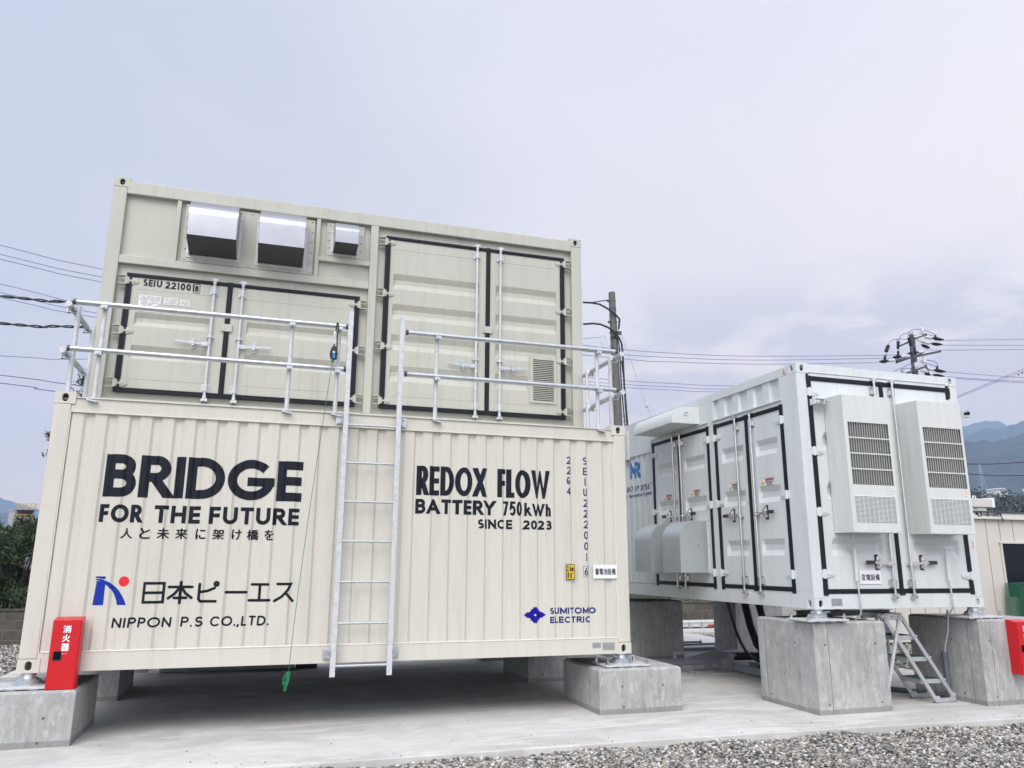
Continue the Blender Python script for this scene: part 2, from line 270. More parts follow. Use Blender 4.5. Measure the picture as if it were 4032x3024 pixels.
# ---------------- mesh helpers ----------------
I4 = Matrix.Identity(4)
SPLIT = {'rivet', 'arrester', 'hinge_lug', 'clamp', 'anchor_bolt', 'tie_hole', 'screw', 'fixing', 'side_clip', 'clip', 'bracket', 'end_cap', 'rubber_foot', 'prop', 'shim', 'hood_flange', 'down_cable', 'form_joint', 'footing_and_shade', 'band'}
class MB:
    def __init__(s, mtx=None): s.v = []; s.f = []; s.M = mtx or I4
    def add(s, vs, fs):
        o = len(s.v); s.v += [tuple(s.M @ Vector(p)) for p in vs]; s.f += [tuple(o+i for i in f) for f in fs]; return s
    def box(s, x0, x1, y0, y1, z0, z1):
        return s.add([(x0, y0, z0), (x1, y0, z0), (x1, y1, z0), (x0, y1, z0), (x0, y0, z1), (x1, y0, z1), (x1, y1, z1), (x0, y1, z1)],
                     [(0, 3, 2, 1), (4, 5, 6, 7), (0, 1, 5, 4), (1, 2, 6, 5), (2, 3, 7, 6), (3, 0, 4, 7)])
    def cyl(s, p, q, r, n=12, r2=None):
        p, q = Vector(p), Vector(q); d = (q-p).normalized(); a = d.orthogonal().normalized(); b = d.cross(a); r2 = r if r2 is None else r2
        vs = [p+(a*math.cos(t)+b*math.sin(t))*r for t in [2*math.pi*k/n for k in range(n)]]+[q+(a*math.cos(t)+b*math.sin(t))*r2 for t in [2*math.pi*k/n for k in range(n)]]
        return s.add(vs, [(k, (k+1) % n, n+(k+1) % n, n+k) for k in range(n)]+[tuple(range(n))[::-1], tuple(range(n, 2*n))])
    def tube(s, pts, r, n=8):
        pts = [Vector(p) for p in pts]; rings = []; a = None
        for i, p in enumerate(pts):
            d = (pts[min(i+1, len(pts)-1)]-pts[max(i-1, 0)]).normalized()
            a = d.orthogonal().normalized() if a is None else (a-d*a.dot(d)).normalized()
            b = d.cross(a); rr = r[i] if isinstance(r, (list, tuple)) else r
            rings.append([p+(a*math.cos(2*math.pi*k/n)+b*math.sin(2*math.pi*k/n))*rr for k in range(n)])
        vs = [v for g in rings for v in g]; fs = [(i*n+k, i*n+(k+1) % n, (i+1)*n+(k+1) % n, (i+1)*n+k) for i in range(len(pts)-1) for k in range(n)]
        fs += [tuple(range(n))[::-1], tuple(range((len(pts)-1)*n, len(pts)*n))]
        return s.add(vs, fs)
    def prism(s, poly, y0, y1, ax='y'):       # poly in (x,z) extruded along y; ax='x': poly in (y,z) extruded along x; 'z': (x,y) along z
        f = {'y': lambda a, b, c: (a, c, b), 'x': lambda a, b, c: (c, a, b), 'z': lambda a, b, c: (a, b, c)}[ax]; n = len(poly)
        return s.add([f(a, b, y0) for a, b in poly]+[f(a, b, y1) for a, b in poly], [tuple(range(n)), tuple(range(2*n-1, n-1, -1))]+[(k, k+n, (k+1) % n+n, (k+1) % n) for k in range(n)])
    def lathe(s, c, prof, n=20):
        vs = [(c[0]+r*math.cos(2*math.pi*k/n), c[1]+r*math.sin(2*math.pi*k/n), c[2]+z) for r, z in prof for k in range(n)]
        m = len(prof); fs = [(i*n+k, i*n+(k+1) % n, (i+1)*n+(k+1) % n, (i+1)*n+k) for i in range(m-1) for k in range(n)]
        return s.add(vs, fs+[tuple(range(n))[::-1], tuple(range((m-1)*n, m*n))])
    def ball(s, c, r, n=8, sc=(1, 1, 1)):
        prof = [(math.sin(math.pi*k/n)*r+1e-5, -math.cos(math.pi*k/n)*r*sc[2]) for k in range(n+1)]; return s.lathe(c, prof, n*2)
    def build(s, name, m, parent=None, smooth=0, bevel=0, root=None, loc=None, label=None):
        if parent is not None and name in SPLIT:
            parts = s.islands()
            if len(parts) > 1:
                for q in parts[:-1]: q.build1(name, m, parent, smooth, bevel, root, loc, label)
                return parts[-1].build1(name, m, parent, smooth, bevel, root, loc, label)
        return s.build1(name, m, parent, smooth, bevel, root, loc, label)
    def islands(s):
        "separate lumps that do not touch (boxes grown by 1 mm)"
        par = list(range(len(s.v)))
        def fd(a):
            while par[a] != a: par[a] = par[par[a]]; a = par[a]
            return a
        for f in s.f:
            for k in f[1:]: par[fd(k)] = fd(f[0])
        grp = {}
        for i in range(len(s.v)): grp.setdefault(fd(i), []).append(i)
        bx = [[np.array([s.v[i] for i in g]), g] for g in grp.values()]; bx = [[a.min(0)-.001, a.max(0)+.001, g] for a, g in bx]
        merged = True
        while merged:
            merged = False; out = []
            for b in bx:
                for o in out:
                    if (b[0] <= o[1]).all() and (o[0] <= b[1]).all(): o[0] = np.minimum(o[0], b[0]); o[1] = np.maximum(o[1], b[1]); o[2] = o[2]+b[2]; merged = True; break
                else: out.append(list(b))
            bx = out
        res = []; own = {}
        for k, b in enumerate(bx):
            for i in b[2]: own[i] = k
        for k, b in enumerate(bx):
            idx = sorted(b[2]); mp = {o: n for n, o in enumerate(idx)}; q = MB(); q.v = [s.v[i] for i in idx]; q.f = [tuple(mp[i] for i in f) for f in s.f if own[f[0]] == k]; res.append(q)
        return res
    def build1(s, name, m, parent=None, smooth=0, bevel=0, root=None, loc=None, label=None):
        me = bpy.data.meshes.new(name); off = Vector(loc) if loc is not None else (root or parent_root(parent))
        me.from_pydata([tuple(Vector(p)-off) for p in s.v], [], s.f); me.validate()
        bm = bmesh.new(); bm.from_mesh(me); bmesh.ops.recalc_face_normals(bm, faces=bm.faces); bm.to_mesh(me); bm.free()
        me.materials.append(M[m] if isinstance(m, str) else m)
        if smooth:
            me.polygons.foreach_set('use_smooth', [True]*len(me.polygons)); me.set_sharp_from_angle(angle=math.radians(smooth))
        o = bpy.data.objects.new(name, me); COL.objects.link(o)
        if parent: o.parent = parent
        else: o.location = off
        if bevel:
            b = o.modifiers.new('bevel', 'BEVEL'); b.width = bevel; b.segments = 2; b.limit_method = 'ANGLE'; b.angle_limit = math.radians(50); b.harden_normals = False
        if label: o['label'] = label
        return o
def parent_root(p):
    if p is None: return Vector((0, 0, 0))
    while p.parent: p = p.parent
    return Vector(p.location)
def thing(name, loc, label, cat, group=None):
    o = bpy.data.objects.new(name, None); COL.objects.link(o); o.location = loc; o.empty_display_size = .2
    o['label'] = label; o['category'] = cat
    if group: o['group'] = group
    return o
def tag(o, label, cat, group=None):
    o['label'] = label; o['category'] = cat
    if group: o['group'] = group
    return o
def kids(o): return [c for c in bpy.data.objects if c.parent == o]
def dup(o, loc, label, parent=None):
    r = o.copy(); COL.objects.link(r); r.parent = parent
    if parent is None: r.location = loc; r['label'] = label
    for c in kids(o): dup(c, None, None, r)
    return r

def cyl_slot(n, w, h):
    "points of a stadium slot, w<h or w>h, ccw, n per side multiple of 4"
    pts = []
    for k in range(n):
        t = 2*math.pi*k/n; r = min(w, h)/2; x, z = math.cos(t)*r, math.sin(t)*r
        if h > w: z += (h-w)/2*(1 if math.sin(t) > 1e-6 else (-1 if math.sin(t) < -1e-6 else 0))
        else: x += (w-h)/2*(1 if math.cos(t) > 1e-6 else (-1 if math.cos(t) < -1e-6 else 0))
        pts.append((x, z))
    return pts
def holed_face(mb, o, u, v, w, h, cx, cz, sw, sh, depth):
    "rect face o + a*u + b*v with a slot; tunnel goes along -n"
    o, u, v = Vector(o), Vector(u), Vector(v); nrm = u.cross(v); N = 24
    ins = cyl_slot(N, sw, sh); outp = []
    for k in range(N):
        t = 2*math.pi*k/N; dx, dz = math.cos(t), math.sin(t)
        L = min((w-cx)/dx if dx > 1e-9 else 1e9, (-cx)/dx if dx < -1e-9 else 1e9, (h-cz)/dz if dz > 1e-9 else 1e9, (-cz)/dz if dz < -1e-9 else 1e9)
        outp.append([cx+dx*L, cz+dz*L])
    for c in ((w, h), (0, h), (0, 0), (w, 0)):      # snap nearest ring point to each corner
        j = min(range(N), key=lambda k: (outp[k][0]-c[0])**2+(outp[k][1]-c[1])**2); outp[j] = list(c)
    P = [o+u*a+v*b for a, b in outp]+[o+u*(cx+a)+v*(cz+b) for a, b in ins]+[o+u*(cx+a)+v*(cz+b)-nrm*depth for a, b in ins]
    mb.add(P, [(k, (k+1) % N, N+(k+1) % N, N+k) for k in range(N)]+[(N+k, N+(k+1) % N, 2*N+(k+1) % N, 2*N+k) for k in range(N)])
def casting(mb, x, y, z, sx, sy, W=.178, D=.162, H=.118, front=True, side=True):
    "corner casting whose outer corner is at x,y,z(bottom); sx,sy = direction into the container"
    x0, x1 = sorted((x, x+sx*W)); y0, y1 = sorted((y, y+sy*D)); z0, z1 = z, z+H; d = .03
    g = .0025; x0 -= g; x1 += g; y0 -= g; y1 += g
    fy = y0 if sy > 0 else y1; by = y1 if sy > 0 else y0; fx = x0 if sx > 0 else x1; bx = x1 if sx > 0 else x0
    mb.add([(x0, by, z0), (x1, by, z0), (x1, by, z1), (x0, by, z1)], [(0, 1, 2, 3)])
    mb.add([(bx, y0, z0), (bx, y1, z0), (bx, y1, z1), (bx, y0, z1)], [(0, 1, 2, 3)])
    mb.add([(x0, y0, z0), (x1, y0, z0), (x1, y1, z0), (x0, y1, z0)], [(0, 1, 2, 3)]); mb.add([(x0, y0, z1), (x1, y0, z1), (x1, y1, z1), (x0, y1, z1)], [(0, 1, 2, 3)])
    if sy > 0: holed_face(mb, (x0, fy, z0), (1, 0, 0), (0, 0, 1), x1-x0, H, (x1-x0)/2, H/2, .054, .078, d)
    else: holed_face(mb, (x1, fy, z0), (-1, 0, 0), (0, 0, 1), x1-x0, H, (x1-x0)/2, H/2, .054, .078, d)
    if sx > 0: holed_face(mb, (fx, y1, z0), (0, -1, 0), (0, 0, 1), y1-y0, H, (y1-y0)/2, H/2, .05, .078, d)
    else: holed_face(mb, (fx, y0, z0), (0, 1, 0), (0, 0, 1), y1-y0, H, (y1-y0)/2, H/2, .05, .078, d)
# ---------------- lettering ----------------
def arc(cx, cy, rx, ry, a0, a1, n=None):
    n = n or max(3, int(abs(a1-a0)/11)); return [(cx+rx*math.cos(math.radians(a0+(a1-a0)*k/n)), cy+ry*math.sin(math.radians(a0+(a1-a0)*k/n))) for k in range(n+1)]
G = {  # letter: (width / height, [centre lines in a unit box])
 'A': (.86, [[(0, 0), (.5, 1), (1, 0)], [(.2, .3), (.8, .3)]]),
 'B': (.64, [[(0, 0), (0, 1)], [(0, 1), (.5, 1)]+arc(.5, .77, .42, .23, 80, -80)+[(.5, .54), (0, .54)], [(0, 0), (.5, 0)]+arc(.5, .27, .5, .27, -80, 80)+[(.4, .54), (0, .54)]]),
 'C': (.86, [arc(.56, .5, .56, .5, 48, 312)]),
 'D': (.80, [[(0, 0), (0, 1)], [(0, 1), (.32, 1)]+arc(.36, .5, .64, .5, 86, -86)+[(.32, 0), (0, 0)]]),
 'E': (.56, [[(0, 0), (0, 1)], [(0, 1), (1, 1)], [(0, .5), (.95, .5)], [(0, 0), (1, 0)]]),
 'F': (.54, [[(0, 0), (0, 1)], [(0, 1), (1, 1)], [(0, .5), (.92, .5)]]),
 'G': (1.02, [arc(.5, .5, .5, .5, 42, 352), [(.52, .44), (1.0, .44)]]),
 'H': (.74, [[(0, 0), (0, 1)], [(1, 0), (1, 1)], [(0, .5), (1, .5)]]),
 'I': (.01, [[(0, 0), (0, 1)]]),
 'K': (.7, [[(0, 0), (0, 1)], [(0, .42), (.9, 1)], [(.3, .6), (1, 0)]]),
 'L': (.5, [[(0, 0), (0, 1)], [(0, 0), (1, 0)]]),
 'M': (.95, [[(0, 0), (0, 1)], [(1, 0), (1, 1)], [(0, 1), (.5, .15), (1, 1)]]),
 'N': (.76, [[(0, 0), (0, 1)], [(0, 1), (1, 0)], [(1, 0), (1, 1)]]),
 'O': (1.0, [arc(.5, .5, .5, .5, 0, 360, 40)]),
 'P': (.62, [[(0, 0), (0, 1)], [(0, 1), (.5, 1)]+arc(.55, .74, .45, .26, 80, -80)+[(.5, .48), (0, .48)]]),
 'R': (.66, [[(0, 0), (0, 1)], [(0, 1), (.5, 1)]+arc(.5, .74, .42, .26, 80, -80)+[(.5, .48), (0, .48)], [(.42, .48), (1, 0)]]),
 'S': (.62, [arc(.5, .745, .46, .255, 38, 262)+arc(.5, .255, .5, .255, 82, -142)]),
 'T': (.66, [[(.5, 0), (.5, 1)], [(0, 1), (1, 1)]]),
 'U': (.72, [[(0, 1), (0, .36)]+arc(.5, .36, .5, .36, 188, 352)+[(1, .36), (1, 1)]]),
 'W': (1.2, [[(0, 1), (.25, 0), (.5, .95), (.75, 0), (1, 1)]]),
 'X': (.76, [[(0, 0), (1, 1)], [(0, 1), (1, 0)]]),
 'Y': (.76, [[(0, 1), (.5, .45), (1, 1)], [(.5, .45), (.5, 0)]]),
 '0': (.56, [arc(.5, .5, .5, .5, 0, 360, 36)]),
 '1': (.3, [[(0, .78), (.7, 1), (.7, 0)]]),
 '2': (.56, [arc(.5, .71, .5, .29, 165, -28)+[(0, 0), (1, 0)]]),
 '3': (.54, [arc(.46, .755, .44, .245, 150, -80)+[(.35, .52)], [(.35, .52)]+arc(.46, .265, .54, .265, 80, -150)]),
 '4': (.6, [[(.75, 0), (.75, 1), (0, .27), (1, .27)]]),
 '5': (.56, [[(.9, 1), (.15, 1), (.06, .56)]+arc(.46, .32, .54, .32, 110, -145)]),
 '6': (.56, [[(.75, 1), (.1, .45)]+arc(.5, .3, .5, .3, 165, 525)]),
 '7': (.54, [[(0, 1), (1, 1), (.3, 0)]]),
 '8': (.56, [arc(.5, .27, .5, .27, 0, 360, 30), arc(.5, .77, .42, .23, 0, 360, 30)]),
 '9': (.56, [arc(.5, .7, .5, .3, 0, 360, 30), [(.98, .62), (.3, 0)]]),
 'k': (.62, [[(0, 0), (0, 1.05)], [(0, .3), (.85, .72)], [(.32, .44), (1, 0)]]),
 'h': (.5, [[(0, 0), (0, 1.0)], [(0, .4)]+arc(.5, .42, .5, .28, 170, 10)+[(1, .4), (1, 0)]]),
 'm': (.8, [[(0, 0), (0, .66)], arc(.25, .44, .25, .22, 180, 0)+[(.5, 0)], arc(.75, .44, .25, .22, 180, 0)+[(1, 0)]]),
 '.': (.0, [[(0, .0), (0, .02)]]), ',': (.0, [[(0, .04), (-.3, -.16)]]), '-': (.35, [[(0, .42), (1, .42)]]), "'": (.0, [[(0, .75), (0, 1)]]), '"': (.2, [[(0, .75), (0, 1)], [(1, .75), (1, 1)]]),
}
def strip2d(pts, t, round_=False):
    "mitred ribbon round a 2-D polyline -> (verts, faces)"
    P = [Vector(p) for p in pts]; n = len(P); closed = (P[0]-P[-1]).length < 1e-6
    if closed: P = P[:-1]; n -= 1
    L, R = [], []
    for i in range(n):
        a = P[i-1] if (i > 0 or closed) else None; b = P[(i+1) % n] if (i < n-1 or closed) else None
        d1 = (P[i]-a).normalized() if a is not None else None; d2 = (b-P[i]).normalized() if b is not None else None
        d1 = d1 or d2; d2 = d2 or d1; n1 = Vector((-d1.y, d1.x)); n2 = Vector((-d2.y, d2.x)); m = n1+n2
        m = n1 if m.length < 1e-3 else m.normalized(); k = min(3.2, 1/max(.2, m.dot(n1))); L.append(P[i]+m*t/2*k); R.append(P[i]-m*t/2*k)
    V = L+R; F = [(i, (i+1) % n, n+(i+1) % n, n+i) for i in range(n if closed else n-1)]
    if round_ and not closed:
        for i, j in ((0, 1), (n-1, n-2)):
            d = (P[i]-P[j]).normalized(); o = len(V); a0 = math.atan2(d.y, d.x)
            V += [P[i]]+[P[i]+Vector((math.cos(a0-math.pi/2+math.pi*k/6), math.sin(a0-math.pi/2+math.pi*k/6)))*t/2 for k in range(7)]
            F += [(o, o+1+k, o+2+k) for k in range(6)]
    return [tuple(v) for v in V], F
def strokes(text, h, t, total_w=None, wscale=1., gap=.14, round_=False, shear=0.):
    "lay out text; returns list of (verts2d, faces, clip) and width"
    adv = []; x = 0
    for ch in text:
        if ch == ' ': x += h*.36*wscale; continue
        w, ls = G[ch]; cw = (w*h*wscale if w > .05 else 0); adv.append((ch, x, cw, ls)); x += max(cw, t)+gap*h*wscale
    W = x-gap*h*wscale; k = (total_w-t)/(W-t) if total_w else 1.
    res = []
    for ch, x0, cw, ls in adv:
        X0 = x0*k; CW = max(max(cw, t)*k-t, 1e-4)
        for ln in ls:
            q = [(X0+t/2+p[0]*CW*(1 if cw > 0 else 0)+(p[0]*h*.2 if cw == 0 else 0), t/2+p[1]*(h-t)) for p in ln]
            clip = None
            if not round_ and ch not in ".,'\"":
                clip = (0, h*1.06 if ch == 'k' else h)
                for e, f in ((0, 1), (-1, -2)):
                    if (Vector(q[0])-Vector(q[-1])).length < 1e-6: break
                    d = (Vector(q[e])-Vector(q[f])).normalized(); z = ln[e][1]
                    if z in (0, 1, 1.05) and abs(d.y) > .3: q[e] = tuple(Vector(q[e])+d*t*1.2)
                    elif abs(d.y) <= .05: q[e] = tuple(Vector(q[e])+d*t*.5)
            if shear: q = [(a+b*shear, b) for a, b in q]
            V, F = strip2d(q, t, round_); res.append((V, F, clip))
    return res, W*k
def lay(mb, pieces, ox, oz, fy, breaks=None, eps=.0004, back=.0015):
    "put flat 2-D pieces on the face y=fy(x): cut at the folds, then push onto the surface"
    for i, (V, F, clip) in enumerate(pieces):
        bm = bmesh.new(); vs = [bm.verts.new((ox+a, 0, oz+b)) for a, b in V]
        for f in F:
            try: bm.faces.new([vs[k] for k in f])
            except ValueError: pass
        geo = lambda: bm.verts[:]+bm.edges[:]+bm.faces[:]
        if clip:
            bmesh.ops.bisect_plane(bm, geom=geo(), plane_co=(0, 0, oz+clip[0]), plane_no=(0, 0, -1), clear_outer=True)
            bmesh.ops.bisect_plane(bm, geom=geo(), plane_co=(0, 0, oz+clip[1]), plane_no=(0, 0, 1), clear_outer=True)
        if breaks:
            xs = [v.co.x for v in bm.verts]
            if xs:
                a, b = min(xs), max(xs)
                for q in breaks:
                    if a < q < b: bmesh.ops.bisect_plane(bm, geom=geo(), plane_co=(q, 0, 0), plane_no=(1, 0, 0))
        bm.verts.index_update()
        mb.add([(v.co.x, fy(v.co.x)-back-eps*(i % 5), v.co.z) for v in bm.verts], [tuple(v.index for v in f.verts) for f in bm.faces])
        bm.free()
def fonttext(text, w, h, bold=0., spacing=1., vertical=False):
    "CJK and small print from Blender's own font, scaled to fill w x h"
    cu = bpy.data.curves.new('t', 'FONT'); cu.body = '\n'.join(text) if vertical else text; cu.resolution_u = 4; cu.space_character = spacing
    if vertical: cu.space_line = spacing; cu.align_x = 'CENTER'
    o = bpy.data.objects.new('t', cu); COL.objects.link(o); bpy.context.view_layer.update()
    me = bpy.data.meshes.new_from_object(o.evaluated_get(bpy.context.evaluated_depsgraph_get()))
    V = [(v.co.x, v.co.y) for v in me.vertices]; F = [tuple(p.vertices) for p in me.polygons]
    bpy.data.objects.remove(o); bpy.data.curves.remove(cu); bpy.data.meshes.remove(me)
    x0, x1 = min(a for a, _ in V), max(a for a, _ in V); y0, y1 = min(b for _, b in V), max(b for _, b in V)
    sh = [(0, 0)] if not bold else [(-bold*.5, 0), (bold*.5, 0), (0, bold*.35), (0, -bold*.35)]
    return [([((a-x0)/(x1-x0)*w+dx, (b-y0)/(y1-y0)*h+dz) for a, b in V], F, None) for dx, dz in sh]
def poly2(pts): return [([tuple(p) for p in pts], [tuple(range(len(pts)))], None)]
def polyl(lines, t, round_=True): return [strip2d(l, t, round_)+(None,) for l in lines]
flat = lambda y: (lambda x: y)

# ---------------- container parts ----------------
def rangef(a, b, s):
    r = []; 
    while a < b-1e-9: r.append(a); a += s
    return r
CP, CD, CS = .2032, .022, .024       # corrugation pitch, depth, slope width
def corr_breaks(x0, x1, ph):
    "fold positions; outer flats start at ph + k*pitch and are .099 wide"
    br = []; k = math.floor((x0-ph)/CP)-1
    while ph+k*CP < x1+CP:
        a = ph+k*CP; br += [a-CS, a, a+.099, a+.099+CS]; k += 1
    return [b for b in br if x0 < b < x1]
def corr_y(x, ph, yo):
    u = (x-ph) % CP
    if u <= .099: return yo
    if u <= .099+CS: return yo+CD*(u-.099)/CS
    if u <= CP-CS: return yo+CD
    return yo+CD*(CP-u)/CS
def corr_wall(mb, x0, x1, z0, z1, ph, yo):
    xs = [x0]+corr_breaks(x0, x1, ph)+[x1]; n = len(xs)
    mb.add([(x, corr_y(x, ph, yo), z) for z in (z0, z1) for x in xs], [(i, i+1, n+i+1, n+i) for i in range(n-1)])
def skin(mb, x0, x1, z0, z1, y, grooves, h, d, e=.012, sl=.36):
    "door skin with horizontal pressed grooves (gx0,gx1,ztop)"
    X = sorted({x0, x1}|{v for g in grooves for v in (g[0], g[0]+e, g[1]-e, g[1])}); Z = sorted({z0, z1}|{v for g in grooves for v in (g[2], g[2]-h*sl, g[2]-h*(1-sl), g[2]-h)})
    def dep(x, z):
        m = 0
        for a, b, t in grooves:
            if a <= x <= b and t-h <= z <= t: m = max(m, min(1, (x-a)/e, (b-x)/e, (t-z)/(h*sl), (z-t+h)/(h*sl)))
        return y+d*max(0, m)
    n = len(X); mb.add([(x, dep(x, z), z) for z in Z for x in X], [(j*n+i, j*n+i+1, (j+1)*n+i+1, (j+1)*n+i) for j in range(len(Z)-1) for i in range(n-1)])
def hinge(mtx, x, z, side, y, parent, m, s=1.):
    "blade on the door and knuckle beside it; side=+1 door lies to the right of the hinge"
    mb = MB(mtx); k = side
    blade = [(x+k*.02*s, z+.042*s), (x+k*.075*s, z+.036*s), (x+k*.125*s, z+.02*s), (x+k*.135*s, z), (x+k*.125*s, z-.02*s), (x+k*.075*s, z-.036*s), (x+k*.02*s, z-.042*s)]
    mb.prism(blade, y-.012, y-.001)
    mb.box(*sorted((x+k*.02*s, x+k*.10*s)), y-.019, y-.012, z-.012*s, z+.012*s)
    mb.cyl((x, y-.02, z-.05*s), (x, y-.02, z+.05*s), .017*s, 10)
    a, b = sorted((x-k*.008, x+k*.03*s)); mb.box(a, b, y-.03, y-.006, z-.036*s, z+.036*s)
    return mb.build('hinge', m, parent, bevel=.002)
def hinge_lug(mtx, x, z, side, parent, m, y0=-.002, y1=.045, wd=.085):
    mb = MB(mtx); k = side; a, b = sorted((x-k*.004, x-k*wd))
    for q in (-.055, .048): mb.box(a, b, y0-.02, y1, z+q, z+q+.008)
    return mb.build('hinge_lug', m, parent)
def lockbar(mtx, x, z0, z1, y, parent, m, side, r=.016, zmid=None, bx=.14):
    mb = MB(mtx); yy = y-.035
    mb.cyl((x, yy, z0), (x, yy, z1), r, 14)
    for z, q in ((z1-bx, 1), (z0+bx, -1)):
        mb.cyl((x, yy, z-.045), (x, yy, z+.045), r+.010, 12)
        mb.box(x-.022, x+.022, yy-.018, y, z-.038, z+.038)
        mb.box(x-.048, x+.048, y-.008, y-.001, z-.052, z+.052)
        for a in (-.036, .036):
            for b in (-.036, .036): mb.cyl((x+a, y-.016, z+b), (x+a, y-.006, z+b), .009, 6)
    for z, q in ((z1, 1), (z0, -1)):          # cam and keeper
        mb.cyl((x, yy, z-.012*q), (x, yy, z-.055*q), r+.005, 10)
        mb.prism([(x-.022, z-.018), (x-.034, z+.006), (x-.012, z+.018), (x+.010, z+.012), (x+.034, z+.016), (x+.030, z-.012)], yy-.014, yy+.010)
        mb.box(x-.036, x-.018, yy-.02, y+.03, z-.022, z+.002); mb.box(x+.018, x+.036, yy-.02, y+.03, z-.022, z+.002)
    if zmid:
        mb.cyl((x, yy, zmid-.014), (x, yy, zmid+.014), r+.012, 12); mb.box(x-.035, x+.035, y-.02, y-.001, zmid-.014, zmid+.014)
        for a in (-.032, .032): mb.cyl((x+a, y-.03, zmid), (x+a, y-.01, zmid), .010, 8)
    return mb.build('lock_bar', m, parent, smooth=40)
def handle(mtx, x, z, y, d, parent, m, reach=.36, piv=.18, grip=None):
    "lever from the bar at x, reaching in direction d"
    yy = y-.045; mb = MB(mtx); bx = lambda a, b: sorted((x+d*a, x+d*b))
    mb.box(*bx(.005, .075), yy-.010, yy+.012, z-.028, z+.020)
    mb.prism([(x+d*.06, z-.016), (x+d*.2, z-.008), (x+d*reach, z+.004), (x+d*reach, z+.026), (x+d*.2, z+.018), (x+d*.06, z+.012)], yy-.005, yy+.004)
    mb.cyl((x+d*.02, yy-.02, z-.004), (x+d*.02, yy+.014, z-.004), .012, 8)
    mb.box(*bx(piv-.016, piv+.016), yy-.012, y-.001, z-.035, z+.035)
    mb.prism([(x+d*piv-.020, z+.03), (x+d*piv-.018, z+.055), (x+d*piv, z+.068), (x+d*piv+.018, z+.055), (x+d*piv+.020, z+.03)], y-.02, y-.001)
    mb.prism([(x+d*piv-.024, z-.03), (x+d*piv-.02, z-.055), (x+d*piv, z-.062), (x+d*piv+.02, z-.055), (x+d*piv+.024, z-.03)], y-.02, y-.001)
    mb.cyl((x+d*piv, yy-.02, z+.044), (x+d*piv, y, z+.044), .010, 8)
    o = mb.build('handle', m, parent, smooth=40)
    if grip:
        g = MB(mtx); g.box(*bx(reach-.11, reach+.01), yy-.009, yy+.008, z-.012, z+.032); g.build('grip', grip, parent, bevel=.003)
        b = MB(mtx); b.box(*bx(piv-.028, piv+.028), y-.006, y-.0015, z-.075, z+.10); b.build('backing_plate', 'rubber', parent, bevel=.006)
        c = MB(mtx); c.prism([(x+d*piv-.018, z-.05), (x+d*piv-.018, z+.075), (x+d*piv, z+.092), (x+d*piv+.018, z+.075), (x+d*piv+.018, z-.05)], y-.034, y-.007); c.build('lock_cover', m, parent, bevel=.004)
    return o
def gasket(mtx, pieces, y0, y1, parent, bevel=.004, extra=()):
    mb = MB(mtx)
    for k, (x0, x1, z0, z1) in enumerate(pieces): mb.box(x0, x1, y0-.0006*k, y1, z0, z1)
    for k, (x0, x1, z0, z1) in enumerate(extra): mb.box(x0, x1, y0+.001-.0006*k, y0+.02, z0, z1)
    return mb.build('gasket', 'rubber', parent, bevel=bevel)
def frame_pieces(mb, rects, y0=0, y1=.06):
    for x0, x1, z0, z1 in rects: mb.box(x0, x1, y0, y1, z0, z1)
def small_print(mb, x0, x1, z0, z1, y, rows, seed, fill=.6):
    "rows of unreadably small print on a plate"
    r = random.Random(seed); hh = (z1-z0)/rows
    for k in range(rows):
        x = x0+r.random()*.1*(x1-x0)
        while x < x1-.01:
            w = min((.02+.10*r.random())*(x1-x0), x1-x)
            zc = z1-(k+.5)*hh
            if r.random() < .88: mb.box(x, x+w, y, y+.0006, zc-hh*fill/2, zc+hh*fill/2)
            x += w+.02*(x1-x0)
def nameplate(parent, mtx, x0, x1, z0, z1, y, rows, seed, mplate='plate', mprint='printgrey', name='nameplate'):
    p = MB(mtx).box(x0, x1, y-.003, y-.0006, z0, z1).build(name, mplate, parent)
    mb = MB(mtx); small_print(mb, x0+.006, x1-.006, z0+.006, z1-.006, y-.0042, rows, seed, .45); mb.build('print', mprint, p)
    return p

# ================ setting ================
def grid_mesh(name, x0, x1, y0, y1, z, nx, ny, m, hf=None):
    xs = np.linspace(x0, x1, nx+1); ys = np.linspace(y0, y1, ny+1)
    V = [(x, y, z+(hf(x, y) if hf else 0)) for y in ys for x in xs]; F = [(j*(nx+1)+i, j*(nx+1)+i+1, (j+1)*(nx+1)+i+1, (j+1)*(nx+1)+i) for j in range(ny) for i in range(nx)]
    me = bpy.data.meshes.new(name); me.from_pydata(V, [], F); me.materials.append(M[m] if isinstance(m, str) else m)
    o = bpy.data.objects.new(name, me); COL.objects.link(o); o['kind'] = 'structure'; return o
GZ, SZ = -.68, -.60
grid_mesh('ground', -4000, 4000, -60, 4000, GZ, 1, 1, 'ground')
def structure(mb, name, m, **k):
    o = mb.build(name, m, **k); o['kind'] = 'structure'; return o
structure(MB().prism([(-1.35, -1.355), (2.5, -1.371), (6.0, -1.38), (7.6, -1.44), (9.9, -1.546), (11.75, -1.63), (11.75, 8.6), (-1.35, 8.6)], GZ-.3, SZ, 'z'), 'concrete_slab', 'slab', bevel=.008)
structure(MB().box(-1.35, 22, 8.64, 10.05, GZ-.3, SZ+.006), 'concrete_path', 'slab', bevel=.008)
# planted bank behind the block wall
bankm = mat('bank_soil', (.10, .085, .055), .95, 0, .3, 3, bump=.4, bscale=12, col2=(.05, .06, .025))
grid_mesh('planted_bank', -60, 60, 10.3, 60, -.03, 60, 30, bankm, lambda x, y: .12*mnoise.noise(Vector((x*.6, y*.6, 0))))
w = MB().box(-60, 60, 10.1, 10.27, GZ-.05, .0).box(-60, 60, 10.07, 10.30, 0.003, .03).build('block_wall', 'masonry', loc=(0, 10.2, GZ), bevel=.004)
tag(w, 'low grey brown concrete block retaining wall behind the containers', 'wall')
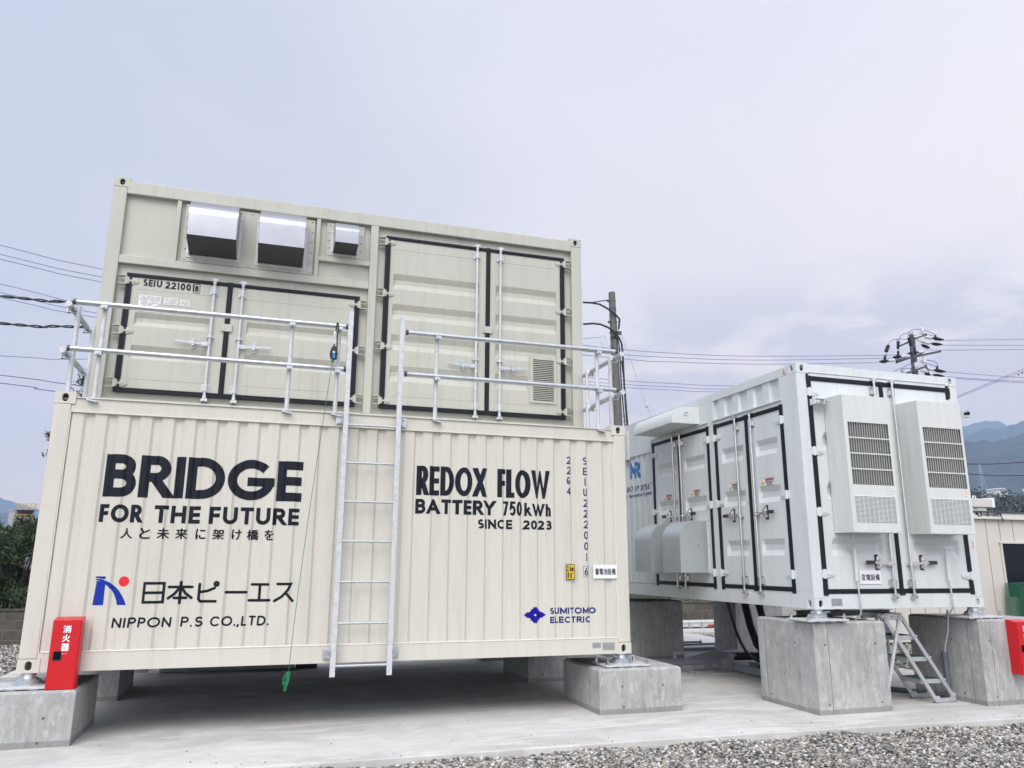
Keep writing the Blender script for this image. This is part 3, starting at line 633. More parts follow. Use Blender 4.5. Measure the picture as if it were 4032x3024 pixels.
# ================ lower cream container ================
LX, LH, LW = 6.058, 2.591, 2.438
PH, YO = .372, .014
def lower_container(y0, label, lettering=True):
    root = thing('storage_container', (LX/2, y0+LW/2, 0), label, 'container')
    T = Matrix.Translation((0, y0, 0)); B = Matrix.Translation((LX, y0+LW, 0)) @ Matrix.Rotation(math.pi, 4, 'Z')
    for x, sx in ((0, 1), (LX, -1)):
        for y, sy in ((0, 1), (LW, -1)):
            for z in (0, LH-.118):
                mb = MB(T); casting(mb, x, y, z, sx, sy); mb.build('corner_casting', 'cream', root, bevel=.006)
            a, b = sorted((x, x+sx*.15)); c, d = sorted((y, y+sy*.15))
            mb = MB(T).box(a, b, c, d, .118, LH-.118); mb.build('corner_post', 'cream', root, bevel=.012)
    for Q in (T, B):
        mb = MB(Q).box(.15, LX-.15, .004, .05, .0, .168).box(.178, LX-.178, -.001, .05, .166, .174); mb.build('bottom_rail', 'cream', root, bevel=.004)
        mb = MB(Q).box(.15, LX-.15, .012, .06, 2.40, 2.532).box(.178, LX-.178, -.004, .14, 2.532, 2.543).box(.150, LX-.150, -.006, .05, 2.391, 2.400)
        mb.build('top_rail', 'cream', root, bevel=.003)
        mb = MB(Q); corr_wall(mb, .15, LX-.15, .165, 2.395, PH, YO); mb.build('side_wall', 'cream', root)
        mb = MB(Q); mb.tube([(.15+k*.048, .008+.004*math.sin(k*1.7), .175+.0022*math.sin(k*2.3)+.0016*math.sin(k*.71)) for k in range(121)], .0052, 6)
        for xx in (.152, LX-.152): mb.tube([(xx, .008+.003*math.sin(k), .18+k*.074) for k in range(31)], .0055, 5)
        mb.build('sealant_bead', 'sealant', root, smooth=60)
    E_ = [Matrix.Translation((0, y0+LW, 0)) @ Matrix.Rotation(-math.pi/2, 4, 'Z'), Matrix.Translation((LX, y0, 0)) @ Matrix.Rotation(math.pi/2, 4, 'Z')]
    for Q in E_:
        mb = MB(Q).box(.15, LW-.15, .004, .06, 0, .168); mb.build('end_rail', 'cream', root, bevel=.004); MB(Q).box(.15, LW-.15, .004, .06, 2.42, 2.55).build('end_rail', 'cream', root, bevel=.004)
        mb = MB(Q); corr_wall(mb, .15, LW-.15, .165, 2.42, .3, .014); mb.build('end_wall', 'cream', root)
    MB(T).box(.03, LX-.03, .06, LW-.06, 2.52, 2.536).build('roof', 'cream', root)
    fl = MB(T).box(.05, LX-.05, .05, LW-.05, .12, .15)
    for k in range(12): fl.box(.4+k*.46, .45+k*.46, .05, LW-.05, .02, .12)
    fl.build('floor_frame', 'under', root)
    return root
low = lower_container(0, 'long cream container with bridge lettering on its ribbed wall, on low blocks')
low2 = lower_container(2.50, 'plain cream container hidden directly behind the lettered cream container')
fyc = lambda x: corr_y(x, PH, YO)
BR = corr_breaks(.15, LX-.15, PH)
def letter(pieces, ox, oz, m, name='lettering', parent=low, label=None):
    mb = MB(); lay(mb, pieces, ox, oz, fyc, BR); return mb.build(name, m, parent, label=label)
# BRIDGE / FOR THE FUTURE
p, _ = strokes('BRIDGE', .412, .089, 1.86, wscale=1.14, gap=.058); letter(p, .511, 1.590, 'black', label='heavy black BRIDGE lettering')
for t_, x0, x1 in (('FOR', .505, .885), ('THE', .99, 1.405), ('FUTURE', 1.492, 2.352)):
    p, _ = strokes(t_, .170, .038, x1-x0, gap=.13); letter(p, x0, 1.348, 'black', label='black lettering reading %s' % t_)
JP = '人と未来に架け橋を'; JX = [.71, .88, 1.035, 1.20, 1.385, 1.54, 1.72, 1.865, 2.03]
for ch, x in zip(JP, JX): letter(fonttext(ch, .105 if ch not in 'とにけを' else .088, .100 if ch != '人' else .095, .007), x, 1.197, 'black')
# maker's mark
lp = []
for q in ([(0, .262), (.088, .262), (.088, .235), (.0, .248)], [(.013, .222), (.092, .205), (.094, 0), (0, 0)]): lp += poly2(q)
o1 = [(.0, .238), (.06, .236), (.13, .205), (.19, .155), (.24, .095), (.272, .04), (.287, 0)]; o2 = [(.208, 0), (.198, .04), (.175, .095), (.145, .142), (.105, .18), (.06, .212), (.0, .232)]
for k in range(6): lp.append(([o1[k], o1[k+1], o2[5-k], o2[6-k]], [(0, 1, 2, 3)], None))
lp2 = [(v, f, None) for v, f, _ in lp]; letter(lp2, .541, .581, 'blue', 'logo', label='blue arched bridge logo')
letter([([(0, 0)]+arc(0, 0, .047, .047, 0, 360, 28), [(0, k, k+1) for k in range(1, 29)], None)], .789, .796, 'reddot', 'logo_dot')
J2 = [  # rounded strokes for the company name, boxes .18 high
 [[(0, 0), (0, 1), (.98, 1), (.98, 0), (0, 0)], [(0, .5), (.98, .5)]],
 [[(.0, .8), (1.1, .8)], [(.55, 1.06), (.55, -.05)], [(.5, .76), (.3, .45), (0, .2)], [(.6, .76), (.8, .45), (1.1, .22)], [(.28, .22), (.84, .22)]],
 [[(.08, .95), (.08, .14), (.18, .02), (.95, .02)], [(.1, .52), (.5, .58), (.85, .74)], arc(.93, .96, .09, .09, 0, 360, 16)],
 [[(0, .5), (1.0, .5)]], [[(.1, .92), (.98, .92)], [(.54, .92), (.54, .05)], [(0, .05), (1.1, .05)]],
 [[(.12, .94), (.86, .94), (.7, .6), (.4, .25), (0, .0)], [(.62, .42), (1.0, .0)]]]
for g_, x, wd in zip(J2, [.972, 1.19, 1.45, 1.71, 1.93, 2.17], [.175, .19, .18, .19, .175, .175]):
    letter(polyl([[(a*wd, b*.175) for a, b in l] for l in g_], .026), x, .603, 'black')
for t_, x0, x1 in (('NIPPON', .722, 1.235), ('P.S', 1.32, 1.515), ('CO.,LTD.', 1.585, 2.132)):
    p, _ = strokes(t_, .094, .0175, x1-x0, gap=.15, round_=True, shear=.06); letter(p, x0, .372, 'black')
# right hand lettering
for t_, x0, x1 in (('REDOX', 3.563, 4.355), ('FLOW', 4.475, 5.105)):
    p, _ = strokes(t_, .318, .0565, x1-x0, wscale=.66, gap=.05); letter(p, x0, 1.697, 'black', label='condensed black lettering reading %s' % t_)
for t_, x0, x1, h in (('BATTERY', 3.560, 4.452, .158), ('750', 4.545, 4.778, .158), ('kWh', 4.80, 5.113, .140)):
    p, _ = strokes(t_, h, .036 if t_ == 'BATTERY' else .0275, x1-x0, gap=.085); letter(p, x0, 1.498, 'black')
for t_, x0, x1 in (('SINCE', 4.256, 4.648), ('2023', 4.784, 5.113)):
    p, _ = strokes(t_, .102, .024, x1-x0, gap=.12); letter(p, x0, 1.350, 'black')
for t_, x, zt, st in (('22G4', 5.309, 2.192, .1185), ('SEIU222001', 5.512, 2.192, .1217)):
    for k, ch in enumerate(t_):
        p, wd = strokes(ch, .088, .0150, .049 if ch not in 'I1' else None, wscale=.8); letter(p, x+(.018 if ch in 'I1' else 0), zt-.088-k*st, 'navy', 'code_letter')
p, _ = strokes('6', .085, .0125, .042); letter(p, 5.512, .850, 'navy', 'code_letter')
letter(polyl([[(0, 0), (.062, 0), (.062, .118), (0, .118), (0, 0)]], .004, False), 5.501, .834, 'navy', 'code_box')
# Sumitomo mark and name
sm = []
q_ = [(.018, 0), (.1235, 0), (.083, .034), (.074, .027), (.047, .048), (.056, .056), (.034, .062), (.013, .0885), (0, .080), (0, .013)]
for a, b in ((1, 1), (-1, 1), (-1, -1), (1, -1)): sm += poly2([(x*a, z*b) for x, z in (q_ if a*b > 0 else q_[::-1])])
letter(sm, 4.921, .430, 'deepblue', 'logo', label='dark blue diamond logo')
for t_, z, x1 in (('SUMITOMO', .436, 5.643), ('ELECTRIC', .341, 5.583)):
    p, _ = strokes(t_, .068, .0160, x1-5.094, gap=.13); letter(p, 5.094, z, 'navy')
# height label
yb = MB().prism([(5.283, .805), (5.387, .805), (5.387, .973), (5.283, .973)], -.0045, -.0030).build('height_label', 'black', low)
MB().box(5.290, 5.380, -.0056, -.0047, .812, .966).build('label_face', 'yellow', yb)
mb = MB()
for t_, x, z, w_ in (('2,6m', 5.293, .897, .082), ("8'6\"", 5.297, .822, .068)):
    p, _ = strokes(t_, .060, .0072, w_); lay(mb, p, x, z, flat(-.006))
mb.build('label_print', 'black', yb)
nameplate(low, I4, 5.589, 5.690, .069, .125, .004, 5, 3); nameplate(low, I4, 5.712, 5.857, .044, .124, .004, 7, 4)
sg = tag(MB().box(5.612, 5.906, -.006, -.0012, .817, .969).build('sign_plate', 'signwhite', loc=(5.76, 0, .89), bevel=.001), 'small white sign with black Japanese text on right end of the lettered container', 'sign')
mb = MB(); lay(mb, fonttext('蓄電池設備', .250, .070, .0015), 5.636, .859, flat(-.0065)); mb.build('sign_text', 'black', sg)

# ================ upper beige container ================
UY, UB, UT = 1.249, 2.612, 5.506
U = Matrix.Translation((0, UY, 0))
up = thing('equipment_container', (LX/2, UY+LW/2, UB), 'beige container with hinged doors and steel vent hoods, stacked on top', 'container')
for x, sx in ((0, 1), (LX, -1)):
    for y, sy in ((0, 1), (LW, -1)):
        for z in (UB, UT-.118):
            mb = MB(U); casting(mb, x, y, z, sx, sy); mb.build('corner_casting', 'beige', up, bevel=.006)
        a, b = sorted((x, x+sx*.152)); c, d = sorted((y, y+sy*.15)); MB(U).box(a, b, c, d, UB+.118, UT-.118).build('corner_post', 'beige', up, bevel=.01)
MB(U).box(.152, 5.906, 0, .12, 5.31, 5.468).build('top_rail', 'beige', up, bevel=.008)
MB(U).box(.152, 5.906, 0, .12, UB, 2.792).build('bottom_rail', 'beige', up, bevel=.006)
MB(U).box(.152, 3.082, .006, .08, 4.425, 4.523).build('middle_rail', 'beige', up, bevel=.006)
MB(U).box(3.082, 3.181, .003, .09, 2.792, 5.31).build('mullion', 'beige', up, bevel=.006)
MB(U).box(2.436, 3.082, .012, .08, 4.742, 4.800).build('middle_rail', 'beige', up, bevel=.004)
for x in (.72, 2.387): MB(U).box(x, x+.049, .01, .08, 4.523, 5.31).build('mullion', 'beige', up, bevel=.004)
MB(U).box(.152, 5.906, .07, .10, 2.792, 5.31).build('front_panel', 'beige', up)
MB(U).box(.02, .05, .15, LW-.15, UB, UT-.03).box(LX-.05, LX-.02, .15, LW-.15, UB, UT-.03).box(.15, LX-.15, LW-.06, LW-.02, UB, UT-.03).build('outer_walls', 'beige', up)
MB(U).box(.03, LX-.03, .06, LW-.04, UT-.05, UT-.03).build('roof', 'beige', up)
mb = MB(U).box(.05, LX-.05, .05, LW-.05, UB+.13, UB+.16)
for k in range(12): mb.box(.4+k*.46, .45+k*.46, .1, LW-.05, UB+.02, UB+.13)
mb.build('floor_frame', 'under', up)
def upper_door(x0, x1, z0, z1, side, hz, grooves, gh, bar, lever, lines, hx, cx, zc=(0, 0)):
    sk = MB(U); skin(sk, x0, x1, z0, z1, .022, grooves, gh, .034, .004, .36)
    sk.box(x0, x1, .0225, .068, z0, z0+.004).box(x0, x1, .0225, .068, z1-.004, z1).box(x0, x0+.004, .0225, .068, z0, z1).box(x1-.004, x1, .0225, .068, z0, z1)
    for (a, b, z) in lines: sk.box(a, b, .0195, .024, z-.0025, z+.0025)
    gx0, gx1 = min(g[0] for g in grooves), max(g[1] for g in grooves)
    for a in (gx0-.012, gx1+.010): sk.box(a, a+.003, .0195, .024, lines[-1][2], lines[0][2])
    door = sk.build('door', 'beige', up)
    k = side    # +1 hinges on left edge
    hxs = x0 if k > 0 else x1
    ps = [(x0-.035 if k > 0 else x0, x1 if k > 0 else x1+.035, z1, z1+.034), (x0-.035 if k > 0 else x0, x1 if k > 0 else x1+.035, z0-.034, z0)]
    ps.append((x0-.035, x0, z0, z1) if k > 0 else (x1, x1+.035, z0, z1))
    if k > 0: ps += [(x1, x1+.040, z0-.034, z1+.034), (x1-.018, x1+.058, z1-.012, z1+.040)]
    e = .026; gasket(U, ps, .008, .055, door, .004, [(x0, x1, z1-e*.45, z1), (x0, x1, z0, z0+e*.8), (x0, x0+(e*1.2 if k > 0 else .010), z0, z1), (x1-(e*1.2 if k < 0 else .010), x1, z0, z1)])
    for z in hz: hinge(U, hx, z, k, .020, door, 'beige'); hinge_lug(U, hx, z, k, up, 'beige')
    lockbar(U, bar, z0-.07, z1+.045, .020, door, 'galvl', k, zmid=3.60)
    handle(U, bar, 3.507, .020, -k, door, 'galv', reach=.375)
    return door
c1_ = lambda a, b, zs: [(a, b, z) for z in zs]
dl = upper_door(.293, 1.394, 2.902, 4.276, 1, (4.21, 3.60, 2.972), c1_(.392, 1.21, (3.835, 3.437)), .165, 1.238, 0, [(.392, 1.21, 4.123), (.392, 1.21, 3.035)], .262, 1.41)
upper_door(1.434, 2.946, 2.902, 4.276, -1, (4.197, 3.588, 2.966), c1_(1.64, 2.85, (3.835, 3.437)), .165, 1.564, 0, [(1.64, 2.85, 4.123), (1.64, 2.85, 3.035)], 2.982, 0)
zs = (4.68, 4.266, 3.852, 3.437)
upper_door(3.318, 4.668, 2.904, 5.162, 1, (5.108, 4.392, 3.68, 2.968), c1_(3.402, 4.566, zs), .208, 4.525, 0, [(3.402, 4.566, 5.022), (3.402, 4.566, 3.04)], 3.283, 0)
dr = upper_door(4.708, 5.766, 2.904, 5.162, -1, (5.100, 4.392, 3.68, 2.974), c1_(4.80, 5.677, zs[:3])+[(4.80, 5.26, zs[3])], .208, 4.855, 0, [(4.80, 5.677, 5.022), (4.80, 5.677, 3.04)], 5.802, 0)
# centre clips
for x, z in ((1.414, 3.735), (4.688, 4.028)):
    MB(U).box(x-.062, x+.062, -.004, .021, z-.046, z+.046).box(x-.05, x-.02, -.007, -.003, z-.03, z+.03).build('centre_clip', 'beige', up, bevel=.003)
# louvre cover on the right hand door
lv = MB(U).box(5.282, 5.663, .004, .026, 3.073, 3.724)
for z in (3.075, 3.10): pass
lvo = lv.build('louvre', 'beige', dr, bevel=.002)
mb = MB(U); ml = MB(U)
n_ = 23
for k in range(n_):
    z = 3.115+k*(3.668-3.115)/(n_-1); mb.box(5.332, 5.628, .0025, .0036, z-.0052, z+.0052)
    ml.prism([(.0035, z+.006), (-.006, z+.0045), (-.006, z+.0060), (.0035, z+.0085)], 5.330, 5.630, 'x')
mb.build('slot', 'dark', lvo); ml.build('slot_lip', 'beige', lvo)
# printed things on the left door
mb = MB(U); p, _ = strokes('SEIU', .083, .0165, .198, wscale=.7); lay(mb, p, .443, 4.168, flat(.0195)); p, _ = strokes('221001', .083, .0165, .315, wscale=.7); lay(mb, p, .685, 4.162, flat(.0195))
mb.build('lettering', 'black', dl)
mb = MB(U); p, _ = strokes('8', .078, .0155, .042); lay(mb, p, 1.014, 4.156, flat(.0195)); lay(mb, polyl([[(0, 0), (.068, 0), (.068, .112), (0, .112), (0, 0)]], .005, False), 1.001, 4.140, flat(.0195)); mb.build('lettering', 'black', dl)
nameplate(dl, U, .415, .655, 3.85, 4.052, .0195, 12, 8, 'paper', 'printgrey', 'data_sheet'); nameplate(dl, U, .690, .842, 3.958, 4.045, .0195, 6, 9, 'paper', 'printgrey', 'data_sheet'); nameplate(dl, U, .865, .975, 3.958, 4.04, .0195, 7, 10, 'paper', 'printgrey', 'data_sheet')
# vent plates and hoods
def vent_plate(x0, x1, z0, z1, nx, nz):
    o = MB(U).box(x0, x1, .036, .0605, z0, z1).build('vent_plate', 'beige', up, bevel=.004)
    mb = MB(U)
    for i in range(nx+1):
        x = x0+.035+(x1-x0-.07)*i/nx
        for z in (z0+.03, z1-.03): mb.ball((x, .0345, z), .0105, 4)
    for j in range(1, nz):
        z = z0+.03+(z1-z0-.06)*j/nz
        for x in (x0+.03, x1-.03): mb.ball((x, .0345, z), .0105, 4)
    mb.build('rivet', 'galv', o); return o
va = vent_plate(.820, 2.369, 4.537, 5.288, 12, 5); vb = vent_plate(2.518, 2.996, 4.808, 5.282, 3, 4)
def vent_hood(x0, x1, zt, zb, zw, dep, zc):
    "sheet steel hood: quarter-round top, vertical lip, mesh mouth facing down"
    t = .0025; N = 14; out_ = []
    for k in range(N+1):
        a = math.pi/2*k/N; out_.append((.045-(dep)*math.sin(a), zc+(zt-zc)*math.cos(a)))
    out_ += [(.045-dep, zb)]
    inn = [(y+t*1.2 if k > 1 else y, z-t*1.2) for k, (y, z) in enumerate(out_)][:-1]+[(.045-dep+t*1.2, zb)]
    mb = MB(U); n = len(out_)
    mb.add([(x, y, z) for x in (x0, x1) for y, z in out_], [(k, k+1, n+k+1, n+k) for k in range(n-1)])
    mb.add([(x, y, z) for x in (x0+t, x1-t) for y, z in inn], [(k, k+1, n+k+1, n+k) for k in range(n-1)])
    side = out_+[(.045, zw)]
    for xa, xb in ((x0-.001, x0+t), (x1-t, x1+.001)): mb.prism([(y, z) for y, z in side], xa, xb, 'x')
    h = mb.build('vent_hood', 'mirror', up, smooth=35)
    fl = MB(U)
    for xa, xb in ((x0-.034, x0-.001), (x1+.001, x1+.034)): fl.box(xa, xb, .026, .0356, zw-.01, zt-.07)
    fl.box(x0-.034, x1+.034, .026, .0356, zw-.03, zw-.012)
    for xa in (x0-.018, x1+.018):
        for z in (zw+.02, zt-.11): fl.cyl((xa, .016, z), (xa, .028, z), .011, 6)
    fl.build('hood_flange', 'galvl', h, bevel=.001)
    m = MB(U); m.add([(x0+.004, .05-dep+.002, zb+.004), (x1-.004, .05-dep+.002, zb+.004), (x1-.004, .043, zw+.006), (x0+.004, .043, zw+.006)], [(0, 1, 2, 3)])
    m.cyl((x0+.004, .045-dep*.5, zb+.012-.5*(zb-zw)), (x1-.004, .045-dep*.5, zb+.012-.5*(zb-zw)), .006, 6)
    m.build('mesh_screen', 'mesh', h)
    return h
vent_hood(.905, 1.455, 5.27, 4.715, 4.622, .445, 4.98)
vent_hood(1.703, 2.243, 5.265, 4.712, 4.615, .445, 4.98)
vent_hood(2.607, 2.902, 5.252, 4.908, 4.866, .31, 5.06)
# ================ guard rails on the lower container ================
def clamp(mb, p, ax):
    x, y, z = p
    mb.box(x-.036, x+.036, y-.036, y+.036, z-.034, z+.034) if False else mb.cyl((x, y, z-.032), (x, y, z+.032), .036, 10)
    if ax == 'x': mb.cyl((x, y-.075, z-.035), (x, y-.015, z-.035), .014, 6); mb.box(x-.030, x+.030, y-.062, y-.01, z-.052, z-.018)
    else: mb.box(x-.075, x+.0, y-.030, y+.030, z-.060, z-.036); mb.cyl((x-.085, y, z-.048), (x-.04, y, z-.048), .013, 6); mb.box(x-.082, x-.072, y-.03, y+.03, z-.06, z-.02)
RT = .0275
def rail_x(label, x0, x1, posts):
    t = thing('guardrail', ((x0+x1)/2, .07, 2.545), label, 'guardrail', 'galvanised guardrails on the lower container')
    for z in (3.512, 3.030):
        r = MB().cyl((x0, .02, z), (x1, .02, z), RT, 16).build('rail_tube', 'galv', t, smooth=40)
        MB().cyl((x0-.004, .02, z), (x0+.022, .02, z), RT+.003, 16).cyl((x1-.022, .02, z), (x1+.004, .02, z), RT+.003, 16).build('end_cap', 'armsteel' if x0 < 1 and False else 'grip' if False else 'armsteel', r, smooth=40)
    for x in posts:
        p = MB().cyl((x, .078, 2.548), (x, .078, 3.56), .0235, 14).build('post', 'galvl', t, smooth=40)
        MB().cyl((x, .078, 2.545), (x, .078, 2.553), .055, 16).prism([(x-.05, 2.532), (x+.055, 2.505), (x+.05, 2.495), (x-.04, 2.512)], -.04, .03).cyl((x, .03, 2.515), (x, .03, 2.545), .012, 8).build('foot_plate', 'galv', p, smooth=40)
        c = MB()
        for z in (3.512, 3.030): clamp(c, (x, .045, z), 'x')
        c.build('clamp', 'galv', p, smooth=35)
def rail_y(label, xr, xp, y0, y1, posts, zz=(3.49, 3.01)):
    t = thing('guardrail', (xp, (y0+y1)/2, 2.545), label, 'guardrail', 'galvanised guardrails on the lower container')
    for z in zz:
        MB().cyl((xr, y0, z), (xr, y1, z), RT, 16).build('rail_tube', 'galv', t, smooth=40)
        MB().cyl((xr, y0-.004, z), (xr, y0+.02, z), RT+.003, 16).build('end_cap', 'galvl', kids(t)[-1], smooth=40)
    for y in posts:
        p = MB().cyl((xp, y, 2.548), (xp, y, 3.515), .0245, 14).build('post', 'galvl', t, smooth=40)
        MB().cyl((xp, y, 2.545), (xp, y, 2.553), .055, 16).build('foot_plate', 'galv', p)
        c = MB()
        for z in zz:
            c.cyl(((xr+xp)/2, y, z-.03), ((xr+xp)/2, y, z+.03), .034, 10); s_ = -1 if xr < xp else 1
            for q in (-.022, .022): c.tube([(xr+s_*.035, y+q, z-.01), (xr+s_*.03, y+q, z-.045), (xp, y+q, z-.052)], .006, 6)
            c.box(*sorted((xr+s_*.04, xr+s_*.03)), y-.03, y+.03, z-.055, z-.02)
        c.build('clamp', 'galv', p, smooth=35)
rail_x('long two-bar galvanised guardrail left of the ladder, along the roof edge', .045, 2.742, (.322, 2.155, 2.657))
rail_x('two-bar galvanised guardrail right of the ladder, along the roof edge', 3.392, 5.985, (3.757, 5.745))
rail_y('short side guardrail at the left end of the lettered container roof', 0.0, .06, .02, .975, (.18, .91))
rail_y('short side guardrail at the right end of the lettered container roof', 6.052, 6.0, .01, 1.22, (.245, .98), (3.488, 3.01))

# ================ ladder ================
ld = thing('fixed_ladder', (3.05, -.09, -.12), 'tall galvanised ladder bolted to the front of the lettered container', 'ladder')
for x in (2.765, 3.327):
    MB().box(x-.026, x+.026, -.098, -.089, -.12, 3.66).box(x-.026, x-.020, -.089, -.060, -.12, 3.66).box(x+.020, x+.026, -.089, -.060, -.12, 3.66).build('stringer', 'galvl', ld, bevel=.002)
for k in range(7):
    z = -.020+k*.4045; MB().cyl((2.775, -.078, z), (3.317, -.078, z), .0125, 12).build('rung', 'galv', ld, smooth=40)
for x, d in ((2.735, -1), (3.357, 1)):
    for z in (.088, 2.47):
        a, b = sorted((x, x+d*.066)); c, e = sorted((x, x+d*.006))
        MB().box(a, b, -.012, -.005, z-.052, z+.052).box(c, e, -.09, -.005, z-.052, z+.052).cyl((x+d*.036, -.024, z+.034), (x+d*.036, -.010, z+.034), .013, 6).cyl((x+d*.036, -.024, z-.034), (x+d*.036, -.010, z-.034), .013, 6).cyl((x, -.05, z+.03), (x+d*.02, -.05, z+.03), .011, 6).cyl((x, -.05, z-.03), (x+d*.02, -.05, z-.03), .011, 6).build('bracket', 'galv', ld, bevel=.002)

# ================ fall arrester ================
fa = thing('fall_arrester', (2.60, -.045, 3.18), 'black and blue fall arrest reel hanging from the guardrail with green cord', 'fall arrester')
MB().tube([(2.628, .02, 3.548), (2.622, -.02, 3.53), (2.612, -.035, 3.46), (2.612, -.03, 3.41)], .006, 6).tube([(2.636, .02, 3.548), (2.638, -.03, 3.50), (2.63, -.03, 3.40), (2.635, -.02, 3.20), (2.632, -.02, 3.12)], .008, 6).build('strap', 'grip', fa)
MB().tube([(2.606, -.04, 3.43), (2.598, -.04, 3.42), (2.598, -.04, 3.35), (2.605, -.04, 3.335), (2.612, -.04, 3.35), (2.612, -.04, 3.42), (2.606, -.04, 3.43)], .005, 6).tube([(2.603, -.04, 3.34), (2.603, -.04, 3.29)], .008, 6).build('snap_hook', 'steel', fa, smooth=40)
mb = MB(); pr = []
for k in range(20):
    a = 2*math.pi*k/20; pr.append((2.601+.040*math.cos(a), 3.175+(.085 if math.sin(a) > 0 else .07)*math.sin(a)))
mb.prism(pr, -.085, -.015); mb.cyl((2.601, -.092, 3.185), (2.601, -.01, 3.185), .033, 16); mb.box(2.592, 2.610, -.06, -.04, 3.25, 3.285); mb.build('housing', 'grip', fa, smooth=35, bevel=.006)
MB().box(2.590, 2.612, -.10, -.084, 3.115, 3.178).build('blue_clip', 'bluep', fa, bevel=.004); MB().box(2.587, 2.611, -.094, -.05, 3.176, 3.192).build('white_tag', 'signwhite', fa, bevel=.002)
MB().ball((2.592, -.07, 3.09), .017, 5).ball((2.60, -.075, 3.10), .012, 5).build('rope_knot', 'rope', fa)
cp = [(2.592-.242*(1-(1-t)**1.25)*1.0, -.07-.06*t, 3.08-(3.115)*t) for t in [k/24 for k in range(25)]]
MB().tube(cp, .0030, 6).build('cord', 'rope', fa)
mb = MB(); ex, ey, ez = cp[-1]
for k in range(9):
    w_, L_ = .006+.013*rng.random(), .08+.09*rng.random(); a = rng.random()*6.28; of = -.012-.02*rng.random()
    mb.tube([(ex+(of if k % 2 else 0)+w_*math.sin(u)*math.cos(a)-.010*(1-math.cos(u)), ey+w_*math.sin(u)*math.sin(a), ez-.03-L_*.5*(1-math.cos(u))) for u in [2*math.pi*j/14 for j in range(15)]], .0040, 6)
for k in range(6): mb.tube([(ex-.006+.017*math.cos(u), ey+.014*math.sin(u), ez-.02-k*.009) for u in [2*math.pi*j/10 for j in range(11)]], .0055, 6)
mb.build('rope_bundle', 'rope', fa, smooth=60)

# ================ concrete blocks, base plates ================
GB = 'concrete foundation blocks'
def block(x0, x1, y0, y1, zt, label, holes=(), joint=None):
    t = thing('concrete_block', ((x0+x1)/2, (y0+y1)/2, SZ), label, 'concrete block', GB)
    c = .022; V = []
    body = MB(); body.add([(x0, y0, SZ-.01), (x1, y0, SZ-.01), (x1, y1, SZ-.01), (x0, y1, SZ-.01), (x0, y0, zt-c), (x1, y0, zt-c), (x1, y1, zt-c), (x0, y1, zt-c), (x0+c, y0+c, zt), (x1-c, y0+c, zt), (x1-c, y1-c, zt), (x0+c, y1-c, zt)],
        [(0, 1, 5, 4), (1, 2, 6, 5), (2, 3, 7, 6), (3, 0, 4, 7), (4, 5, 9, 8), (5, 6, 10, 9), (6, 7, 11, 10), (7, 4, 8, 11), (8, 9, 10, 11), (3, 2, 1, 0)])
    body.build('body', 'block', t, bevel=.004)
    if holes:
        h = MB()
        for f, a, z in holes:
            if f == 'y': h.cyl((a, y0-.0015, z), (a, y0+.01, z), .0125, 14)
            elif f == 'xl': h.cyl((x0-.0015, a, z), (x0+.01, a, z), .0125, 14)
            else: h.cyl((x1-.01, a, z), (x1+.0015, a, z), .0125, 14)
        h.build('tie_hole', 'joint', t)
    if joint:
        j = MB()
        for f, a in joint:
            if f == 'y': j.box(a-.0025, a+.0025, y0-.0012, y0+.004, SZ, zt-c)
            else: j.box(x0-.0012, x0+.004, a-.0025, a+.0025, SZ, zt-c)
        j.build('form_joint', 'joint', t)
    return t
BZ = -.135
block(-.47, .532, -.165, .89, BZ, 'low concrete block at far left with the red extinguisher box standing on it', [('y', .30, -.36), ('y', .275, -.56), ('xr', .12, -.36)])
block(5.59, 6.585, -.165, .90, BZ, 'low concrete block under the right front corner of the lettered container', [('y', 5.86, -.32), ('y', 5.87, -.53), ('xl', .1, -.3), ('y', 6.35, -.32)])
block(-.47, .535, 2.21, 3.40, BZ, 'shaded concrete block beneath the lettered container, behind the far left block', [('xr', 2.4, -.3), ('y', .3, -.3), ('y', .3, -.5)])
block(5.595, 6.60, 2.24, 3.41, BZ, 'shaded concrete block beneath the lettered container, toward its right end', [('y', 5.80, -.25), ('y', 5.80, -.5)])
block(-.47, .535, 4.66, 5.50, BZ, 'farthest concrete block glimpsed beneath the left end of the lettered container')
block(5.595, 6.60, 4.70, 5.55, BZ, 'farthest concrete block glimpsed beneath the right end of the lettered container')
RZ = .362
block(7.862, 8.832, -.835, .195, RZ, 'tall concrete block under the near left corner of the white container', [('y', 8.0, .12), ('y', 8.68, .12), ('y', 8.0, -.50), ('y', 8.70, -.50), ('xl', -.5, .12), ('xl', -.0, -.5)], [('y', 8.045), ('x', .05)])
block(10.125, 11.15, -.905, .15, RZ, 'tall concrete block under the right corner of the white container, red box against it', [('y', 10.27, .12), ('y', 10.28, -.50), ('xl', -.6, -.5), ('xl', -.5, .1)], [('y', 10.29), ('x', -.74)])
block(7.862, 9.065, 4.118, 5.05, RZ, 'shaded tall concrete block under the rear left corner of the white container', [('y', 8.94, .12)])
block(10.125, 11.10, 4.118, 4.85, RZ, 'dark shaded concrete block under the rear right corner of the white container', [('y', 10.3, .1)])
